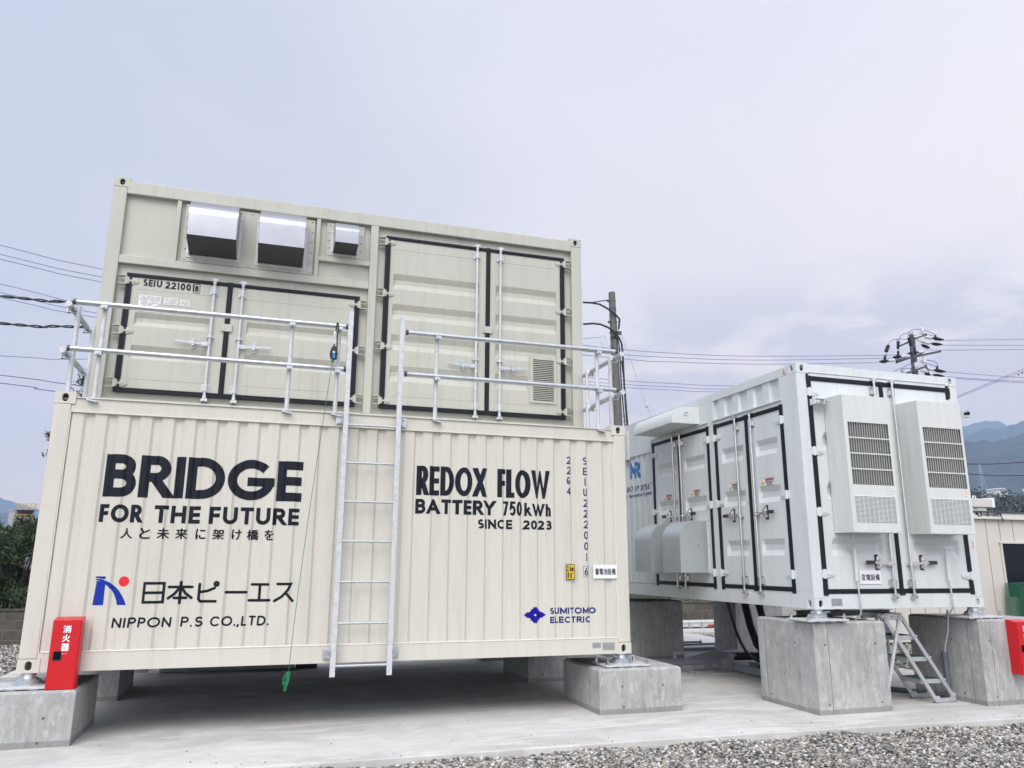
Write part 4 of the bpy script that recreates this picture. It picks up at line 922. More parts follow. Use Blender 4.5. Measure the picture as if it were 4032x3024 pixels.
def base_plate(cx, cy, zt, ztop, label, hx=.27, hy=.19):
    t = thing('base_plate', (cx, cy, zt), label, 'base plate', 'anchor plates under the container corners')
    MB().box(cx-hx, cx+hx, cy-hy, cy+hy, zt+.010, zt+.030).build('steel_plate', 'galvl', t, bevel=.003)
    sh = MB()
    for a in (-.8, -.27, .27, .8): sh.box(cx+a*hx-.03, cx+a*hx+.03, cy-hy+.02, cy+hy-.02, zt-.001, zt+.010)
    sh.build('shim', 'galv', t)
    h = ztop-zt-.03
    MB().lathe((cx, cy, zt+.03), [(.125, 0), (.125, h*.12), (.10, h*.2), (.105, h*.34), (.075, h*.5), (.06, h*.75), (.06, h*.98)], 24).build('bearing', 'galv', t, smooth=40)
    b = MB()
    for a in (-1, 1):
        for c in (-1, 1):
            x, y, z = cx+a*(hx-.035), cy+c*(hy-.035), zt+.03
            b.cyl((x, y, z), (x, y, z+.006), .026, 14).cyl((x, y, z+.006), (x, y, z+.028), .019, 6).cyl((x, y, z+.028), (x, y, z+.044), .017, 6).cyl((x, y, z+.044), (x, y, z+.062), .010, 8)
    b.build('anchor_bolt', 'steel', t, smooth=30)
    c = MB().box(cx-.10, cx+.16, cy-.028, cy-.012, ztop-.040, ztop-.024); c.build('twistlock_lever', 'galv', t, bevel=.003)
base_plate(.089, .081, BZ, 0, 'galvanised anchor plate on the far left block beside the red box', .33)
base_plate(LX-.089, .081, BZ, 0, 'galvanised anchor plate between lettered container corner and its right front block')
base_plate(8.033, -.707, RZ, .494, 'galvanised anchor plate under the near left corner of the white container')
base_plate(10.293, -.707, RZ, .494, 'galvanised anchor plate under the right corner of the white container')
base_plate(8.033, 5.19, RZ, .494, 'shaded anchor plate under the rear left corner of the white container') if False else None
for x, y in ((.089, 2.45), (LX-.089, 2.45)): base_plate(x, y, BZ, 0, 'shaded anchor plate under the %s middle of the lettered container' % ('left' if x < 1 else 'right'))

# ================ white container ================
WX, WY, WB, WT, WL = 7.944, -.788, .494, 3.340, 6.058
Sd = Matrix(((0, 1, 0, WX), (-1, 0, 0, 0), (0, 0, 1, 0), (0, 0, 0, 1)))     # local x = -Y
En = Matrix.Translation((0, WY, 0))
wc = thing('switchgear_container', (WX+LW/2, WY+WL/2, WB), 'pale blue white container on tall blocks with doors on its long side and end', 'container')
for x, sx in ((WX, 1), (WX+LW, -1)):
    for y, sy in ((WY, 1), (WY+WL, -1)):
        for z in (WB, WT-.118):
            mb = MB(); casting(mb, x, y, z, sx, sy); mb.build('corner_casting', 'white', wc, bevel=.007)
UE = -WY; UL = -(WY+WL)    # local x of the near and far corner on the long side
mb = MB(Sd)
frame_pieces(mb, [(UL+.178, UE-.178, WB, .674), (UL+.178, UE-.178, 3.228, WT-.004), (.487, UE-.003, .6755, 3.2265), (UE-.178, UE-.003, .612, .6755), (-1.19, -1.045, .674, 3.228), (UL, -4.9, .6755, 3.2265), (UL, UL+.178, .612, .6755),
                  (-1.045, .487, 2.885, 2.956), (-2.93, -1.19, 2.885, 3.228), (-4.9, -2.93, 2.76, 3.228), (-2.945, -2.892, .674, 2.885), (.449, .487, 2.956, 3.228)], 0, .07)
mb.build('side_frame', 'white', wc, bevel=.003)
mb = MB(Sd); corr_wall(mb, -4.9, -2.945, .674, 2.76, .1, .018); mb.box(-4.9, -2.945, -.006, .02, .682, .692); mb.build('side_wall', 'white', wc)
mb = MB(Sd); pts = [(-1.045, .05), (-.96, .05), (-.93, .02), (-.80, .02), (-.77, .05), (-.62, .05), (-.59, .02), (-.46, .02), (-.43, .05), (-.28, .05), (-.25, .02), (-.12, .02), (-.09, .05), (.06, .05), (.09, .02), (.22, .02), (.25, .05), (.449, .05)]
mb.add([(x, y, z) for z in (2.956, 3.228) for x, y in pts], [(i, i+1, len(pts)+i+1, len(pts)+i) for i in range(len(pts)-1)]); mb.build('corrugated_panel', 'white', wc)
for a, b in ((-2.93, -1.20), (-1.078, .478)): MB(Sd).box(a, b, -.022, -.001, 2.944, 2.950).box(a, b, -.022, -.018, 2.936, 2.944).build('drip_strip', 'white', wc)
mb = MB(En); xr = WX+LW
frame_pieces(mb, [(WX+.003, 8.081, .614, 3.220), (10.258, xr-.003, .614, 3.220), (8.124, 10.204, 3.19, WT-.004), (8.124, 10.204, WB, .660), (8.081, 8.124, .612, .660), (10.204, 10.258, .612, .660)], 0, .07)
mb.box(8.113, 10.207, -.012, .0, 3.232, 3.240); mb.build('end_frame', 'white', wc, bevel=.003)
MB().box(xr-.05, xr-.003, WY+.18, WY+WL-.18, WB, WT-.02).box(WX+.18, xr-.18, WY+WL-.05, WY+WL-.003, WB, WT-.02).box(xr-.12, xr-.003, WY+.08, WY+.18, .612, 3.222).box(xr-.14, xr-.003, WY+WL-.18, WY+WL, .612, 3.222).box(WX, WX+.14, WY+WL-.15, WY+WL, .612, 3.222).build('outer_walls', 'white', wc)
MB().box(WX+.03, xr-.03, WY+.03, WY+WL-.03, WT-.035, WT-.014).build('roof', 'white', wc)
mb = MB().box(WX+.05, xr-.06, WY+.06, WY+WL-.06, WB+.06, WB+.09)
for k in range(13): mb.box(WX+.08, xr-.08, WY+.2+k*.45, WY+.25+k*.45, WB+.012, WB+.06)
mb.build('floor_frame', 'under', wc)
MB().box(WX+.12, xr-.12, WY+.10, WY+WL-.12, .70, 3.2).build('inner_lining', 'white', wc)
def w_door(Q, x0, x1, side, hz, grooves, bar, hzv, hx, centre, gh=.20, z0=.713, z1=2.846, zb=(.640, 2.905), corner=.075, mid=True):
    sk = MB(Q); skin(sk, x0, x1, z0, z1, .004, grooves, gh, .036, .03, .33)
    sk.box(x0, x1, .0045, .055, z0, z0+.004).box(x0, x0+.004, .0045, .055, z0, z1).box(x1-.004, x1, .0045, .055, z0, z1)
    d = sk.build('door', 'white', wc); k = side
    o0, o1 = (x0-.040, x1) if k > 0 else (x0, x1+.040)
    ps = [(o0, o1, z1, z1+.038), (o0, o1, z0-.038, z0), (x0-.040, x0, z0, z1) if k > 0 else (x1, x1+.040, z0, z1)]
    cx = x0-.040 if k > 0 else x1+.040; g_ = lambda q: sorted((cx, cx+k*q))
    ps += [(*sorted((cx-k*.004, cx+k*.062)), z0-.058, z0+.01), (*sorted((cx-k*.004, cx+k*.050)), z0-.01, z0+.055), (*sorted((cx-k*.004, cx+k*.062)), z1-.008, z1+.046), (*sorted((cx-k*.004, cx+k*.050)), z1-.05, z1+.01)]
    if k > 0: ps += [(x1, x1+centre, z0-.038, z1+.038), (x1-.020, x1+centre+.020, z0-.058, z0+.004), (x1-.020, x1+centre+.020, z1-.004, z1+.045)]
    e = .022; gasket(Q, ps, -.008, .045, d, .003, [(x0, x1, z1-e*.6, z1), (x0, x1, z0, z0+e*.6), (x0, x0+(e if k > 0 else .008), z0, z1), (x1-(e if k < 0 else .008), x1, z0, z1)])
    for z in hz: hinge(Q, hx, z, k, .002, d, 'white', 1.05); 
    mb = MB(Q)
    for z in hz: mb.box(*sorted((hx-k*.032, hx-k*.004)), -.020, -.001, z-.045, z+.045)
    if hz: mb.build('hinge_lug', 'white', wc, bevel=.003)
    lockbar(Q, bar, zb[0], zb[1], .0, d, 'steel', k, .0155, hzv-.01 if hzv else None, bx=.145)
    if hzv: handle(Q, bar, hzv, .0, -k, d, 'steel', .365, .19, 'grip')
    return d
ZS = (2.518, 1.930, 1.288)
g3 = lambda a, b, n=3: [(a, b, z) for z in ZS[:n]]
dA1 = w_door(Sd, -2.852, -2.068, 1, (2.682, 1.780, .868), g3(-2.748, -2.126, 2), -2.178, 1.680, -2.885, .042)
dA2 = w_door(Sd, -2.026, -1.225, -1, (2.698, 1.785, .868), g3(-1.914, -1.330, 2), -1.955, 1.680, -1.200, .042)
dB1 = w_door(Sd, -1.007, -.301, 1, (2.692, 1.786, .868), g3(-.892, -.382), -.487, 1.598, -1.033, .042)
dB2 = w_door(Sd, -.259, .447, -1, (2.697, 1.792, .868), g3(-.112, .340), -.147, 1.598, .470, .042)
dE1 = w_door(En, 8.121, 9.155, 1, (2.990, 2.280, 1.575, .880), [(8.25, 8.965, 2.52), (8.25, 8.965, 1.93), (8.25, 8.965, 1.286)], 9.045, 1.0, 8.106, .040, .205, .700, 3.146, (.625, 3.212))
dE2 = w_door(En, 9.195, 10.218, -1, (2.990, 2.280, 1.575, .858), [(9.42, 10.110, 2.52), (9.42, 10.110, 1.93), (9.42, 10.110, 1.280)], 9.318, 1.0, 10.238, .040, .205, .700, 3.146, (.625, 3.212))
# canopy and boxed hoods on the long side
def hood_side(x0, x1, zt, zb, dep, r, par, name, slope=0.):
    prof = [(.0, zb+slope)]+[(-dep, zb)]
    N = 10; ry = min(r, dep)
    for k in range(N+1):
        a = math.pi/2*k/N; prof.append((-dep+ry*(1-math.cos(a)), zt-r+r*math.sin(a)))
    prof.append((.0, zt)); o = MB(Sd).prism(prof, x0, x1, 'x').build(name, 'hoodsheet' if name == 'air_hood' else 'white', par, smooth=30)
    return o
cn = hood_side(-2.670, -1.420, 3.205, 2.962, .452, .225, wc, 'canopy')
MB(Sd).box(-2.70, -1.405, -.006, -.0015, 2.955, 3.222).box(-1.4195, -1.4165, -.10, -.006, 2.965, 3.20).build('canopy_flange', 'white', cn)
mb = MB(Sd)
for z in (3.19, 3.15, 2.99): mb.ball((-1.4155, -.03, z), .008, 4)
mb.tube([(-1.4155, -.215+.028*math.cos(a), 3.10+.028*math.sin(a)) for a in [2*math.pi*k/14 for k in range(15)]], .005, 6)
mb.build('fixing', 'steel', cn, smooth=40)
MB(Sd).box(-2.64, -1.45, -.43, -.03, 2.957, 2.961).build('grille', 'acgrey', cn)
cn2 = MB(Sd).box(-4.85, -3.70, -.045, -.001, 2.722, 3.224).build('side_box', 'white', wc, bevel=.004)
mb = MB(Sd)
for z in (2.76, 2.88, 3.0, 3.12, 3.2): mb.ball((-3.72, -.046, z), .008, 4)
mb.build('rivet', 'steel', cn2)
for x0, x1, dd in ((-1.830, -1.322, dA2), (-2.700, -2.188, dA1)):
    h = hood_side(x0, x1, 1.572, .866, .458, .262, dd, 'air_hood')
    MB(Sd).box(x1-.001, x1+.010, -.022, -.002, .866, 1.572).box(x0-.05, x1+.004, -.024, -.002, 1.580, 1.588).box(x0-.05, x1+.004, -.040, -.024, 1.573, 1.587).build('hood_flange', 'white', h)
    mb = MB(Sd)
    for y in (-.18, -.095): mb.cyl((x1+.0005, y, 1.235), (x1+.010, y, 1.235), .008, 8)
    for z in (.90, 1.235, 1.50): mb.cyl((x1+.010, -.012, z), (x1+.016, -.012, z), .008, 6)
    mb.build('fixing', 'steel', h)
# warning labels
def warn(x0, x1, z0, z1, par, seed):
    p = MB(Sd).box(x0, x1, -.0005, .0030, z0, z1).build('warning_label', 'paper', par)
    MB(Sd).box(x0-.004, x1+.004, .0003, .0035, z0-.004, z1+.004).build('label_border', 'printgrey', p)
    xm = x0+(x1-x0)*.36
    MB(Sd).box(xm, x1-.004, -.0016, -.0008, z1-(z1-z0)*.36, z1-.004).build('label_header', 'orange', p)
    MB(Sd).prism([(x0+.012, z0+.014), (xm-.010, z0+.014), ((x0+xm-.001)/2+.0005, z1-.016)], -.0016, -.0008).build('label_triangle', 'yellow', p)
    c = (x0+xm)/2; mb = MB(Sd); mb.prism([(c+.004, z0+.052), (c-.010, z0+.036), (c, z0+.036), (c-.004, z0+.019), (c+.011, z0+.041), (c+.001, z0+.041)], -.0026, -.0018)
    W_ = x1-.012-xm-.006
    lay(mb, fonttext('HAZARDOUS', W_, .017, .01), xm+.006, z0+.033, flat(-.0012)); lay(mb, fonttext('VOLTAGE', W_*.72, .017, .01), xm+.006+W_*.14, z0+.009, flat(-.0012)); lay(mb, fonttext('Danger', W_*.5, .014, .01), xm+W_*.3, z1-.025, flat(-.0028))
    mb.build('label_print', 'printgrey', p)
warn(-.780, -.512, 1.937, 2.028, dB1, 1); warn(-.052, .220, 1.937, 2.028, dB2, 2); warn(-2.581, -2.317, 1.930, 2.024, dA1, 3); warn(-1.760, -1.499, 1.934, 2.028, dA2, 4)
# blue lettering left of the doors
fyw = lambda x: corr_y(x, .1, .018); BW = corr_breaks(-4.9, -2.945, .1)
def wl_(pieces, ox, oz, m='skyblue', name='lettering'):
    mb = MB(Sd); lay(mb, pieces, ox, oz, fyw, BW, back=.004); return mb.build(name, m, wc)
p, _ = strokes('-957CP285.6T', .092, .014, .985, gap=.2); wl_(p, -3.955, 2.172, 'navy')
p, _ = strokes('N', .275, .062, .20, gap=.1); wl_(p, -3.745, 2.392, 'skyblue', 'logo')
p, _ = strokes('R', .275, .062, .185, gap=.1); wl_(p, -3.585, 2.392, 'skyblue', 'logo')
mb = MB(Sd); pl = polyl([[(0, .02), (.1, .10), (.2, .15), (.33, .18)], [(0, .12), (.1, .19), (.2, .23), (.33, .25)], [(.03, -.01), (.13, .05), (.22, .09), (.34, .11)]], .007, False); lay(mb, pl, -3.73, 2.40, fyw, BW, back=.004); mb.build('logo_lines', 'white', wc)
wl_(fonttext('Containerized Power Conversion System', 1.86, .075, .004), -4.84, 2.062, 'navy')
mb = MB(Sd); lay(mb, polyl([[(.012, .072), (.012, .052), (.0, .040), (.004, .016), (.022, .004), (.038, .016), (.034, .034)]], .011), .556, 3.236, flat(0), back=.003); mb.build('hook_mark', 'reddot', wc)
# end face: door stops, nameplate, sticker, drain conduits
mb = MB(En).box(8.10, 8.26, -.105, -.098, 2.823, 2.829).box(8.10, 8.26, -.105, -.02, 2.823, 2.829).box(8.10, 8.26, -.098, -.02, 2.895, 2.900).box(8.24, 8.246, -.105, -.02, 2.823, 2.900).box(8.10, 8.11, -.10, -.001, 2.823, 2.900); so1 = mb.build('door_stop', 'white', wc, bevel=.002); MB(En).cyl((8.246, -.06, 2.862), (8.275, -.06, 2.862), .021, 12).build('rubber_buffer', 'rubber', so1, smooth=40)
mb = MB().box(10.385, 10.44, -.90, -.84, 2.805, 2.811).box(10.385, 10.44, -.90, -.84, 2.895, 2.901).box(10.384, 10.39, -.90, -.79, 2.805, 2.901); so2 = mb.build('door_stop', 'white', wc, bevel=.002); MB().cyl((10.40, -.91, 2.852), (10.40, -.86, 2.852), .024, 12).build('rubber_buffer', 'rubber', so2, smooth=40)
nameplate(wc, En, 8.173, 8.319, .529, .609, 0, 6, 15)
nameplate(wc, En, 10.303, 10.362, 1.186, 1.284, 0, 6, 16, 'paper', 'orange', 'sticker')
sg2 = tag(MB(En).box(8.585, 8.892, -.006, -.0012, .767, .919).build('sign_plate', 'signwhite', loc=(8.74, WY, .84), bevel=.001), 'small white sign with black Japanese text on the white container end door', 'sign')
mb = MB(En); lay(mb, fonttext('変電設備', .256, .070, .0015), 8.612, .808, flat(-.0065)); mb.build('sign_text', 'black', sg2)

# ================ air conditioners ================
def aircon(dx, label):
    Q = Matrix.Translation((dx, 0, 0)); x0, x1, y0, y1, z0, z1 = 8.300, 8.962, -1.100, -.792, 1.338, 2.914
    t = thing('air_conditioner', (8.63+dx, -.95, z0), label, 'air conditioner', 'cabinet air conditioners on the white container end doors')
    gx0, gx1, gz0, gz1 = 8.352, 8.926, 1.872, 2.593
    V = MB(Q).box(x0, x0+.004, y0+.004, y1, z0, z1).box(x1-.004, x1, y0+.004, y1, z0, z1).box(x0+.004, x1-.004, y0+.004, y1, z0, z0+.004).box(x0+.004, x1-.004, y1-.01, y1, z0+.004, z1-.004)
    V.prism([(y0+.004, z1-.004), (y0+.004, z1), (y1, z1+.012), (y1, z1-.004)], x0+.004, x1-.004, 'x')
    V.box(x0-.0005, x0+.018, y0-.0015, y0+.0035, z0+.03, z0+.55)
    V.build('cabinet', 'acgrey', t)
    f = MB(Q).box(x0+.001, gx0, y0, y0+.0035, z0+.001, z1-.001).box(gx1, x1-.001, y0, y0+.0035, z0+.001, z1-.001).box(gx0, gx1, y0, y0+.0035, z0+.001, gz0).box(gx0, gx1, y0, y0+.0035, gz1, z1-.001)
    f.build('front_panel', 'acgrey', t)
    MB(Q).box(gx0, gx1, y0+.030, y0+.034, gz0, gz1).build('condenser_fins', M['fins'], t)
    g = MB(Q); n_ = 17
    for k in range(1, n_): x = gx0+(gx1-gx0)*k/n_; g.box(x-.0010, x+.0010, y0+.0005, y0+.008, gz0, gz1)
    for z in (2.412, 2.231, 2.052): g.box(gx0, gx1, y0-.0015, y0+.006, z-.007, z+.007)
    g.build('grille', 'acgrey', t)
    l = MB(Q); s_ = MB(Q)
    for c in range(9):
        a = 8.353+c*(8.925-8.353)/9+.004; b = a+.054
        for r in range(21):
            z = 1.452+r*(1.749-1.452)/21; l.prism([(y0+.0, z+.009), (y0-.0085, z+.0035), (y0-.0085, z+.0048), (y0, z+.0115)], a, b, 'x'); s_.box(a+.003, b-.003, y0-.0012, y0-.0003, z+.0003, z+.0040)
    lo = l.build('louvre', 'acgrey', t); s_.build('louvre_slot', 'dark', lo)
    r = MB(Q)
    for z in (z0+.02, z1-.03):
        for k in range(5): r.ball((x0+.04+k*.145, y0-.001, z), .0042, 3)
    for k in range(9): r.ball((x0-.001, y0+.06 if k % 2 else y0+.20, z0+.05+k*.185), .0042, 3)
    r.build('screw', 'steel', t)
    e = MB(Q).box(8.872, 8.925, y0-.0016, y0-.0006, 1.763, 1.815).build('sticker', 'signwhite', t); MB(Q).box(8.872, 8.925, y0-.0026, y0-.0018, 1.803, 1.815).build('sticker_header', 'yellow', e); MB(Q).cyl((8.887, y0-.0026, 1.782), (8.887, y0-.0018, 1.782), .009, 10).cyl((8.911, y0-.0026, 1.782), (8.911, y0-.0018, 1.782), .006, 10).build('sticker_symbol', 'printgrey', e)
    return t
fm = mat('fins', (.125, .16, .155), .5, .1, .05, 10); M['fins'] = fm
t_ = fm.node_tree; n_, l_ = t_.nodes, t_.links
wv = n_.new('ShaderNodeTexWave'); wv.wave_type = 'BANDS'; wv.bands_direction = 'X'; wv.inputs['Scale'].default_value = 23; wv.inputs['Distortion'].default_value = .6
tcx = n_.new('ShaderNodeTexCoord'); mpx = n_.new('ShaderNodeMapping'); mpx.inputs['Rotation'].default_value = (0, .5, 0); l_.new(tcx.outputs['Object'], mpx.inputs[0]); l_.new(mpx.outputs[0], wv.inputs['Vector'])
rx = n_.new('ShaderNodeValToRGB'); rx.color_ramp.elements[0].color = (.05, .115, .125, 1); rx.color_ramp.elements[1].color = (.20, .13, .085, 1); rx.color_ramp.elements[0].position = .35; rx.color_ramp.elements[1].position = .65
l_.new(wv.outputs[0], rx.inputs[0]); l_.new(rx.outputs[0], n_['Principled BSDF'].inputs['Base Color'])
aircon(0, 'grey cabinet air conditioner on the left end door, above the white sign')
aircon(1.088, 'grey cabinet air conditioner on the right end door of the white container')
# drain pipes
def drain(label, pts, zs, below):
    t = thing('drain_pipe', zs[1], label, 'drain pipe')
    MB().tube(pts, .0095, 8).build('hose', 'hose', t, smooth=60)
    MB().cyl(zs[0], zs[1], .020, 12).build('sleeve', 'acgrey', t, smooth=40)
    MB().tube(below, .0095, 8).build('lower_hose', 'hose', t, smooth=60)
    return t
drain('pale drain hose in a short grey sleeve beside the white sign', [(8.44, -.95, 1.345), (8.445, -.93, 1.29), (8.44, -.89, 1.245), (8.50, -.835, 1.19), (8.528, -.83, 1.16)], [(8.528, -.825, 1.165), (8.520, -.825, .80)],
      [(8.520, -.825, .81), (8.530, -.825, .70), (8.545, -.82, .52), (8.553, -.80, .44), (8.558, -.70, .37)])
dp = drain('pale drain hose running from the right air conditioner down to a grey upright pipe', [(9.53, -.95, 1.345), (9.535, -.94, 1.28), (9.57, -.90, 1.225), (9.68, -.85, 1.205), (9.80, -.83, 1.19), (9.86, -.83, 1.16)], [(9.864, -.825, 1.165), (9.856, -.825, .80)],
      [(9.856, -.825, .81), (9.868, -.825, .65), (9.872, -.82, .49), (9.95, -.66, .40), (10.03, -.55, .20), (10.045, -.47, .02), (10.06, -.43, -.10)])
MB().cyl((10.062, -.43, -.60), (10.062, -.43, -.07), .033, 14).cyl((10.062, -.43, -.10), (10.062, -.43, -.05), .042, 14).cyl((10.062, -.43, -.55), (10.062, -.05, -.57), .03, 12).cyl((10.062, -.05, -.57), (9.3, 1.2, -.57), .03, 12).build('upright_pipe', 'pvc', dp, smooth=40)

# ================ red extinguisher boxes ================
def redbox(x0, x1, y0, y1, z0, z1, label, rise=.022):
    t = thing('extinguisher_box', ((x0+x1)/2, (y0+y1)/2, z0), label, 'extinguisher box', 'red fire extinguisher boxes')
    MB().prism([(y0+.008, z0), (y0+.008, z1), (y1, z1+rise), (y1, z0)], x0, x1, 'x').build('body', 'red', t, bevel=.003)
    d = MB(); b_ = .009; wx0, wx1, wz0, wz1 = x0+.038, x0+.096, z0+.255, z0+.325
    a, b, c, e = x0+b_, x1-b_, z0+b_, z1-b_
    d.box(a, wx0, y0, y0+.006, c, e).box(wx1, b, y0, y0+.006, c, e).box(wx0, wx1, y0, y0+.006, c, wz0).box(wx0, wx1, y0, y0+.006, wz1, e).build('door', 'red', t)
    q = 0.007; MB().box(wx0-q, wx1+q, y0-.003, y0-.0005, wz0-q, wz0).box(wx0-q, wx1+q, y0-.003, y0-.0005, wz1, wz1+q).box(wx0-q, wx0, y0-.003, y0-.0005, wz0, wz1).box(wx1, wx1+q, y0-.003, y0-.0005, wz0, wz1).build('window_frame', 'rustbrown', t)
    MB().box(wx0, wx1, y0+.0065, y0+.0072, wz0, wz1).build('window', 'glassdark', t)
    mb = MB(); cx = (x0+x1)/2+.005
    for k, ch in enumerate('消火器'): lay(mb, fonttext(ch, .062, .062, .0065), cx-.031, z1-.110-k*.078, flat(y0-.001))
    small_print(mb, cx-.03, cx+.025, z1-.295, z1-.286, y0-.0016, 1, 5)
    mb.build('lettering', 'signwhite', t)
redbox(.272, .508, -.142, -.010, BZ, .462, 'red fire extinguisher box standing against the lettered container')
redbox(10.540, 10.780, -1.045, -.908, -.258, .336, 'red fire extinguisher box at the right edge of the photo, against the tall block')

# ================ step stand ================
st = thing('step_stand', (9.5, -.39, SZ), 'folding aluminium step stand with green treads between the tall blocks', 'step stand')
NY, FY = -.565, -.215
def flatbar(mb, p, q, w, y, th=.022):
    p, q = Vector((p[0], 0, p[1])), Vector((q[0], 0, q[1])); d = (q-p).normalized(); n = Vector((d.z, 0, -d.x))*w/2
    mb.prism([(v.x, v.z) for v in (p+n, q+n, q-n, p-n)], y, y+th)
for y in (NY, FY):
    for a, b in (((9.325, .405), (9.985, -.53)), ((9.095, .36), (9.735, -.575))):
        mb = MB(); flatbar(mb, a, b, .044, y); mb.build('stringer', 'alu', st, bevel=.002)
    mb = MB(); flatbar(mb, (9.295, .40), (9.02, -.42) if y == NY else (9.0, -.5), .036, y-.03); mb.build('back_leg', 'galvl', st, bevel=.002)
    MB().prism([(9.70, -.592), (10.01, -.592), (10.015, -.50), (9.985, -.485), (9.955, -.50), (9.935, -.545), (9.79, -.548), (9.76, -.52), (9.725, -.52)], y-.006, y-.001).build('foot_bracket', 'alu', st)
    MB().box(9.695, 9.75, y-.01, y+.03, -.5995, -.592).box(9.94, 10.01, y-.01, y+.03, -.5995, -.592).build('rubber_foot', 'tread', st)
MB().box(9.07, 9.335, NY-.012, NY-.004, .345, .425).box(9.07, 9.335, FY+.024, FY+.03, .345, .425).box(9.07, 9.335, NY-.004, FY+.024, .418, .425).build('top_step', 'galvl', st, bevel=.003)
MB().box(9.135, 9.265, NY-.0135, NY-.0122, .368, .402).build('label_plate', 'signwhite', st); mb = MB(); small_print(mb, 9.145, 9.255, .375, .395, NY-.0142, 1, 2); mb.build('label_print', 'printgrey', st)
for k, (z, xa) in enumerate(((-.335, 9.56), (-.082, 9.39), (.165, 9.225))):
    MB().box(xa-.01, xa+.285, NY+.023, FY-.001, z-.05, z).build('tread', 'alu', st, bevel=.006); MB().box(xa, xa+.275, NY+.028, FY-.006, z, z+.004).build('tread_pad', 'tread', kids(st)[-1])
mb = MB()
for z in (-.36, -.107, .14):
    for f in (0, 1): x = (9.325-.23*(1-f)) + (.43-z-.03*(1-f))*.705; mb.cyl((x-.0, NY-.006, z+.02), (x, NY+.001, z+.02), .010, 8)
for x, z in ((9.99, -.515), (9.73, -.545), (9.09, .40), (9.09, .36), (9.31, .405)): mb.cyl((x, NY-.018, z), (x, NY-.0, z), .011, 8)
mb.build('rivet', 'galvl', st, smooth=40)
# ================ things on the ground between the containers ================
def ribbed(mb, pts, r, step=.022, n=10):
    P = [Vector(p) for p in pts]; out_ = []; rr = []; k = 0
    for a, b in zip(P[:-1], P[1:]):
        m = max(1, int((b-a).length/(step/2)))
        for j in range(m): out_.append(a.lerp(b, j/m)); rr.append(r if k % 2 else r*.86); k += 1
    mb.tube(out_, rr, n)
rp = thing('cable_ramp', (8.3, 3.0, SZ), 'dark studded cable cover with a tilted lid on the slab between the containers', 'cable cover')
MB().box(6.9, 8.640, 2.68, 3.3, -.592, -.497).build('duct_body', 'tray', rp, bevel=.006)
MB().prism([(8.64, -.590), (8.72, -.60), (9.05, -.478), (9.155, -.395), (9.155, -.383), (8.64, -.497)], 2.68, 3.3).build('tilted_section', 'tray', rp, bevel=.005)
mb = MB(); mb.box(6.9, 8.642, 2.665, 3.31, -.4965, -.489)
mb.add([(8.642, 2.665, -.489), (9.162, 2.665, -.374), (9.162, 3.31, -.374), (8.642, 3.31, -.489), (8.642, 2.665, -.4965), (9.162, 2.665, -.3815), (9.162, 3.31, -.3815), (8.642, 3.31, -.4965)], [(0, 1, 2, 3), (7, 6, 5, 4), (0, 4, 5, 1), (1, 5, 6, 2), (2, 6, 7, 3), (3, 7, 4, 0)])
lid = mb.build('lid', 'tray', rp, bevel=.003)
mb = MB()
for i in range(46):
    x = 6.98+i*.047; z = -.489 if x < 8.642 else -.489+(x-8.642)*.221
    for j in range(12):
        y = 2.70+j*.051+(.025 if i % 2 else 0); mb.cyl((x, y, z-.001), (x, y, z+.0035), .0085, 6)
mb.build('stud', 'plate', lid)
mb = MB()
for x in (8.0, 8.30, 8.50): mb.box(x-.075, x+.075, 2.668, 2.679, -.577, -.517); 
for x, z in ((8.78, -.525), (8.95, -.485)): mb.box(x-.06, x+.06, 2.668, 2.679, z-.035, z+.02)
mb.box(8.205, 8.235, 2.655, 2.679, -.60, -.50).box(8.195, 8.275, 2.42, 2.68, -.598, -.560); mb.build('side_clip', 'plate', rp, bevel=.003)
ct = thing('cable_tray', (9.05, 1.4, SZ), 'grey steel cable tray leading toward the near left tall block', 'cable tray')
MB().box(8.90, 8.912, .25, 2.46, -.572, -.470).box(9.22, 9.232, .25, 2.46, -.572, -.470).box(8.912, 9.22, .25, 2.46, -.572, -.565).box(8.893, 8.925, .25, 2.46, -.474, -.466).box(9.207, 9.24, .25, 2.46, -.474, -.466).build('tray_channel', 'tray', ct, bevel=.002)
MB().box(8.86, 8.93, 2.40, 2.47, -.60, -.33).box(8.62, 8.86, 2.42, 2.46, -.60, -.565).build('upright', 'tray', ct, bevel=.003)
mb = MB()
for y in (.6, 1.1, 1.6, 2.05): mb.box(8.88, 9.25, y-.02, y+.02, -.60, -.573).box(8.894, 8.899, y-.012, y+.012, -.572, -.46)
mb.build('bracket', 'plate', ct)
cd = thing('cable_conduit', (9.6, 3.3, SZ), 'black corrugated conduits dropping from the white container floor to the slab', 'conduit')
mb = MB(); ribbed(mb, [(9.775, 3.3, .56), (9.79, 3.3, .30), (9.86, 3.3, -.02), (9.96, 3.3, -.30), (10.05, 3.25, -.44), (10.18, 3.1, -.50), (10.5, 2.9, -.515)], .068); mb.build('corrugated_conduit', 'corr', cd)
mb = MB(); ribbed(mb, [(9.915, 3.15, .56), (9.95, 3.15, .30), (10.04, 3.15, .02), (10.16, 3.1, -.24), (10.34, 3.0, -.42), (10.6, 2.8, -.48)], .062); mb.build('corrugated_conduit', 'corr', cd)
mb = MB(); ribbed(mb, [(9.33, 3.45, -.505), (9.7, 3.40, -.505), (10.2, 3.35, -.510), (10.7, 3.3, -.515)], .065); mb.build('corrugated_conduit', 'corr', cd)
mb = MB(); ribbed(mb, [(9.05, 1.95, -.50), (9.06, 1.3, -.515), (9.07, .4, -.52)], .05); mb.build('corrugated_conduit', 'corr', cd)
bc = thing('power_cable', (9.5, 3.0, SZ), 'thick black cable curving down from the white container to the tray', 'cable')
